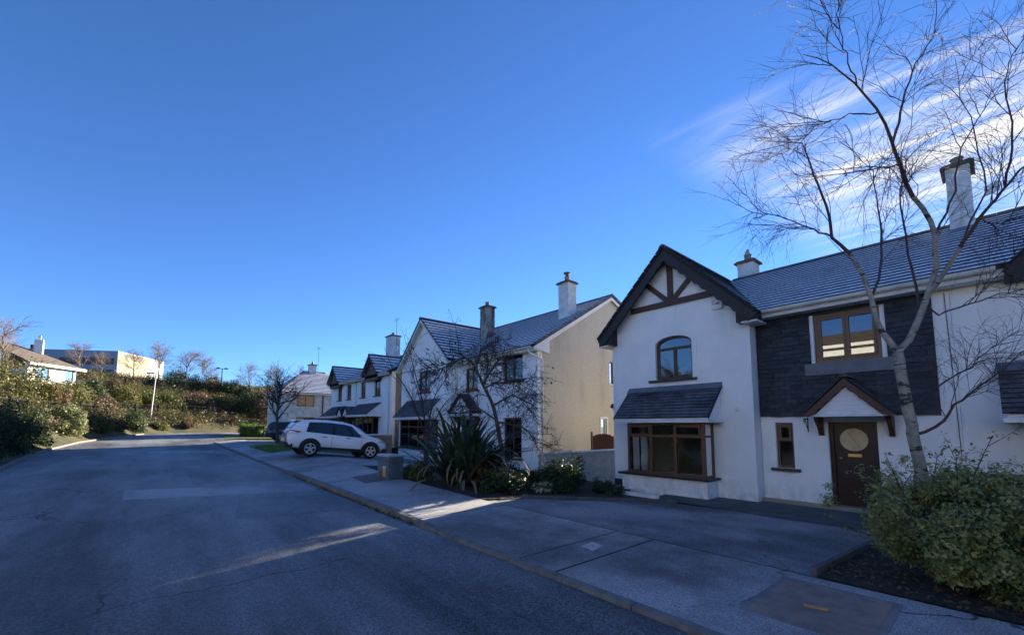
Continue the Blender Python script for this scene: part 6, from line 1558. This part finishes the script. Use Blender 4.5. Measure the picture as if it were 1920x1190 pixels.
def make_car(name, label, paint, roof_rail=True):
    c = thing(name, label, 'car', (0, 0, 0))
    xs_ = sorted(set(list(SA[:, 0]) + [-1.45, -.85, -.2, .3, .7, 1.0, 1.55]))
    mb = MB(); n = None; rows = []
    for x in xs_:
        s = car_sec(x); ring = [(x, -y, z) for y, z in s] + [(x, y, z) for y, z in reversed(s[1:-1])]
        rows.append(len(mb.v)); mb.v += ring; n = len(ring)
    for i in range(len(rows) - 1):
        for k in range(n):
            k2 = (k + 1) % n; mb.f.append((rows[i] + k, rows[i] + k2, rows[i + 1] + k2, rows[i + 1] + k)); mb.m.append(0)
    mb.f.append(tuple(rows[0] + k for k in range(n))); mb.m.append(0); mb.f.append(tuple(rows[-1] + k for k in reversed(range(n)))); mb.m.append(0)
    body = mb.build('body', M[paint], c, True)
    def panel(name, f, nu, nv, m, parent, both=True):
        for sg in ((1, -1) if both else (1,)):
            mb = MB(); g = [[f(u / nu, v / nv) for v in range(nv + 1)] for u in range(nu + 1)]
            for u in range(nu):
                for v in range(nv):
                    mb.face([(p[0], p[1] * sg, p[2]) for p in (g[u][v], g[u + 1][v], g[u + 1][v + 1], g[u][v + 1])])
            mb.build(name, M[m], parent, True)
    # side glass: rear quarter + doors, slanting ends
    def glass(xa0, xa1, xb0, xb1): return lambda u, v: side_pt((xa0 + (xa1 - xa0) * v) * (1 - u) + (xb0 + (xb1 - xb0) * v) * u, .06 + .86 * v, .008)
    panel('window_trim', lambda u, v: side_pt((-1.52 + .12 * v) * (1 - u) + (1.06 - .62 * v) * u, .0 + 1.0 * v, .004), 16, 4, 'plastic', body)
    for q in ((-1.44, -1.34, -.46, -.44), (-.38, -.36, .98, .40)): panel('side_window', glass(*q), 8, 4, 'carglass', body)
    panel('windscreen', lambda u, v: (.60 + .54 * u, (v - .5) * 2 * (float(np.interp(.60 + .54 * u, SA[:, 0], SA[:, 6])) * .93), float(np.interp(.60 + .54 * u, SA[:, 0], SA[:, 3])) + .034), 6, 6, 'carglass', body, False)
    panel('rear_window', lambda u, v: (-2.10 + .30 * u, (v - .5) * 2 * (float(np.interp(-2.10 + .30 * u, SA[:, 0], SA[:, 6])) * .90), float(np.interp(-2.10 + .30 * u, SA[:, 0], SA[:, 3])) + .034), 6, 6, 'carglass', body, False)
    for sg in (1, -1):
        mb = MB(); mb.prism([(-2.20, sg * .42, .955), (-2.19, sg * .78, .93), (-2.09, sg * .92, .935), (-1.80, sg * .952, 1.01), (-1.72, sg * .950, 1.06), (-2.02, sg * .915, 1.095), (-2.16, sg * .78, 1.085), (-2.19, sg * .42, 1.03)], (-.015, sg * .012, .0)); mb.build('tail_light', M['taillight'], c)
        mb = MB(); mb.prism([(1.72, sg * .885, .80), (1.98, sg * .84, .74), (2.13, sg * .70, .70), (2.12, sg * .69, .78), (1.95, sg * .80, .85), (1.75, sg * .85, .88)], (.01, sg * .012, .006)); mb.build('headlight', M['lens'], c)
        mb = MB(); mb.hexa([(.82, sg * .90, .97), (.98, sg * .90, .97), (.84, sg * 1.06, .98), (.95, sg * 1.06, .98), (.82, sg * .90, 1.10), (.96, sg * .90, 1.07), (.84, sg * 1.06, 1.12), (.93, sg * 1.06, 1.09)]); mb.build('mirror', M[paint], c)
        for x in (-.75, .28):
            mb = MB(); mb.box(x - .10, x + .10, sg * .932 - .012, sg * .932 + .012, .865, .895); mb.build('door_handle', M['plastic'], c)
        for x in (-.42, .90):
            mb = MB(); mb.bar((x - .02, sg * .934, .42), (x, sg * .934, .93), .012, .008); mb.build('door_seam', M['seam'], c)
        # lower black cladding and arches
        mb = MB(); mb.prism([(-.88, sg * .937, .30), (.93, sg * .937, .30), (.90, sg * .937, .42), (-.85, sg * .937, .44)], (0, sg * .008, 0)); mb.build('sill_cladding', M['plastic'], c)
        if roof_rail:
            mb = MB(); mb.tube([(-1.45, sg * .60, 1.60), (-1.35, sg * .60, 1.665), (-.5, sg * .61, 1.70), (.15, sg * .61, 1.675), (.3, sg * .61, 1.62)], .018, 6); mb.build('roof_rail', M['plastic'], c)
        for wx in (-1.30, 1.34):
            mb = MB(); a = [math.pi * i / 16 for i in range(-1, 18)]
            outer = [(wx + .455 * math.cos(t), sg * .940, .345 + .455 * math.sin(t)) for t in a]; mb.prism(outer, (0, sg * .006, 0)); mb.build('wheel_arch', M['plastic'], c)
            ty = MB(); ty.lathe([(.20, -.11), (.33, -.11), (.348, -.08), (.348, .08), (.33, .11), (.20, .11)], (wx, sg * .855, .345), 28, axis=(0, 1, 0)); tyre = ty.build('wheel', M['tyre'], c, True)
            rm = MB(); yy = sg * .968
            rm.lathe([(.205, -.015), (.235, -.015), (.235, .012), (.205, .012)], (wx, yy, .345), 24, axis=(0, 1, 0), ring=True)
            for k in range(5):
                t = math.pi / 2 + 2 * math.pi * k / 5; w = .21
                p0 = (wx + .04 * math.cos(t - .9), yy, .345 + .04 * math.sin(t - .9)); p1 = (wx + .04 * math.cos(t + .9), yy, .345 + .04 * math.sin(t + .9))
                p2 = (wx + .22 * math.cos(t + w), yy, .345 + .22 * math.sin(t + w)); p3 = (wx + .22 * math.cos(t - w), yy, .345 + .22 * math.sin(t - w)); rm.prism([p0, p1, p2, p3], (0, sg * .014, 0))
            rm.lathe([(.0, -.01), (.05, -.01), (.05, .018), (0, .02)], (wx, yy, .345), 14, axis=(0, 1, 0)); rm.build('rim', M['alloy'], tyre)
            hb = MB(); hb.lathe([(.0, -.004), (.21, -.004), (.21, .002), (0, .002)], (wx, sg * .964, .345), 20, axis=(0, 1, 0)); hb.build('brake_disc', M['plastic'], tyre)
    mb = MB(); mb.hexa([(-2.26, -.74, .36), (-2.0, -.90, .33), (-2.26, .74, .36), (-2.0, .90, .33), (-2.245, -.76, .58), (-2.0, -.935, .52), (-2.245, .76, .58), (-2.0, .935, .52)]); rb = mb.build('rear_bumper', M['plastic'], c)
    mb = MB(); mb.box(-2.262, -2.255, -.28, .28, .62, .74); mb.build('number_plate', M['plate'], c)
    for sg in (1, -1):
        mb = MB(); mb.box(-2.235, -2.20, min(sg * .40, sg * .68), max(sg * .40, sg * .68), .66, .71); mb.build('reflector', M['taillight'], c)
    mb = MB(); mb.hexa([(1.95, -.86, .30), (2.27, -.55, .33), (1.95, .86, .30), (2.27, .55, .33), (1.95, -.88, .48), (2.26, -.55, .5), (1.95, .88, .48), (2.26, .55, .5)]); mb.build('front_bumper', M['plastic'], c)
    mb = MB(); mb.hexa([(-1.94, -.58, 1.515), (-1.66, -.60, 1.55), (-1.94, .58, 1.515), (-1.66, .60, 1.55), (-1.93, -.58, 1.545), (-1.62, -.60, 1.60), (-1.93, .58, 1.545), (-1.62, .60, 1.60)]); mb.build('spoiler', M[paint], c)
    return c
suv = make_car('car', 'white SUV parked on the drive with its tail to the road', 'car_white')
za, zb = gz(5.2, 20.45), gz(7.84, 20.45)
suv.location = (6.50, 20.45, (za + zb) / 2 + .01); suv.rotation_euler = (0, math.atan2(za - zb, 2.64), R(-3))
dk = make_car('car', 'dark blue car parked behind the street tree', 'car_dark', False)
za, zb = gz(7.6, 38.3), gz(10.2, 38.3)
dk.location = (9.0, 38.3, (za + zb) / 2 + .01); dk.rotation_euler = (0, math.atan2(za - zb, 2.64), R(-5))

# lawn blades
rng = np.random.default_rng(4); n = 9000
gx = rng.uniform(4.6, 7.2, n); gy = rng.uniform(24.3, 30.5, n)
cl = np.c_[gx, gy, [gz(a, b) + .03 for a, b in zip(gx, gy)], np.full(n, .02)]
v, q = leaf_quads(rng, cl, n, .11, up=.0, aspect=.12); tag(np_mesh('grass', v, q, M['leaf_bright']), 'short grass on the lawn strip by the white car', 'grass', kind='stuff')
# weeds along the kerb foot
n = 700; gy = rng.uniform(6.6, 15, n); gx = KX - .01 + rng.normal(size=n) * .012
cl = np.c_[gx, gy, [road_z(b) + .012 for b in gy], np.full(n, .012)]
v, q = leaf_quads(rng, cl, n, .04, up=.6); tag(np_mesh('kerb_weeds', v, q, M['leaf_olive']), 'moss and weeds in the gutter along the kerb', 'weeds', kind='stuff')
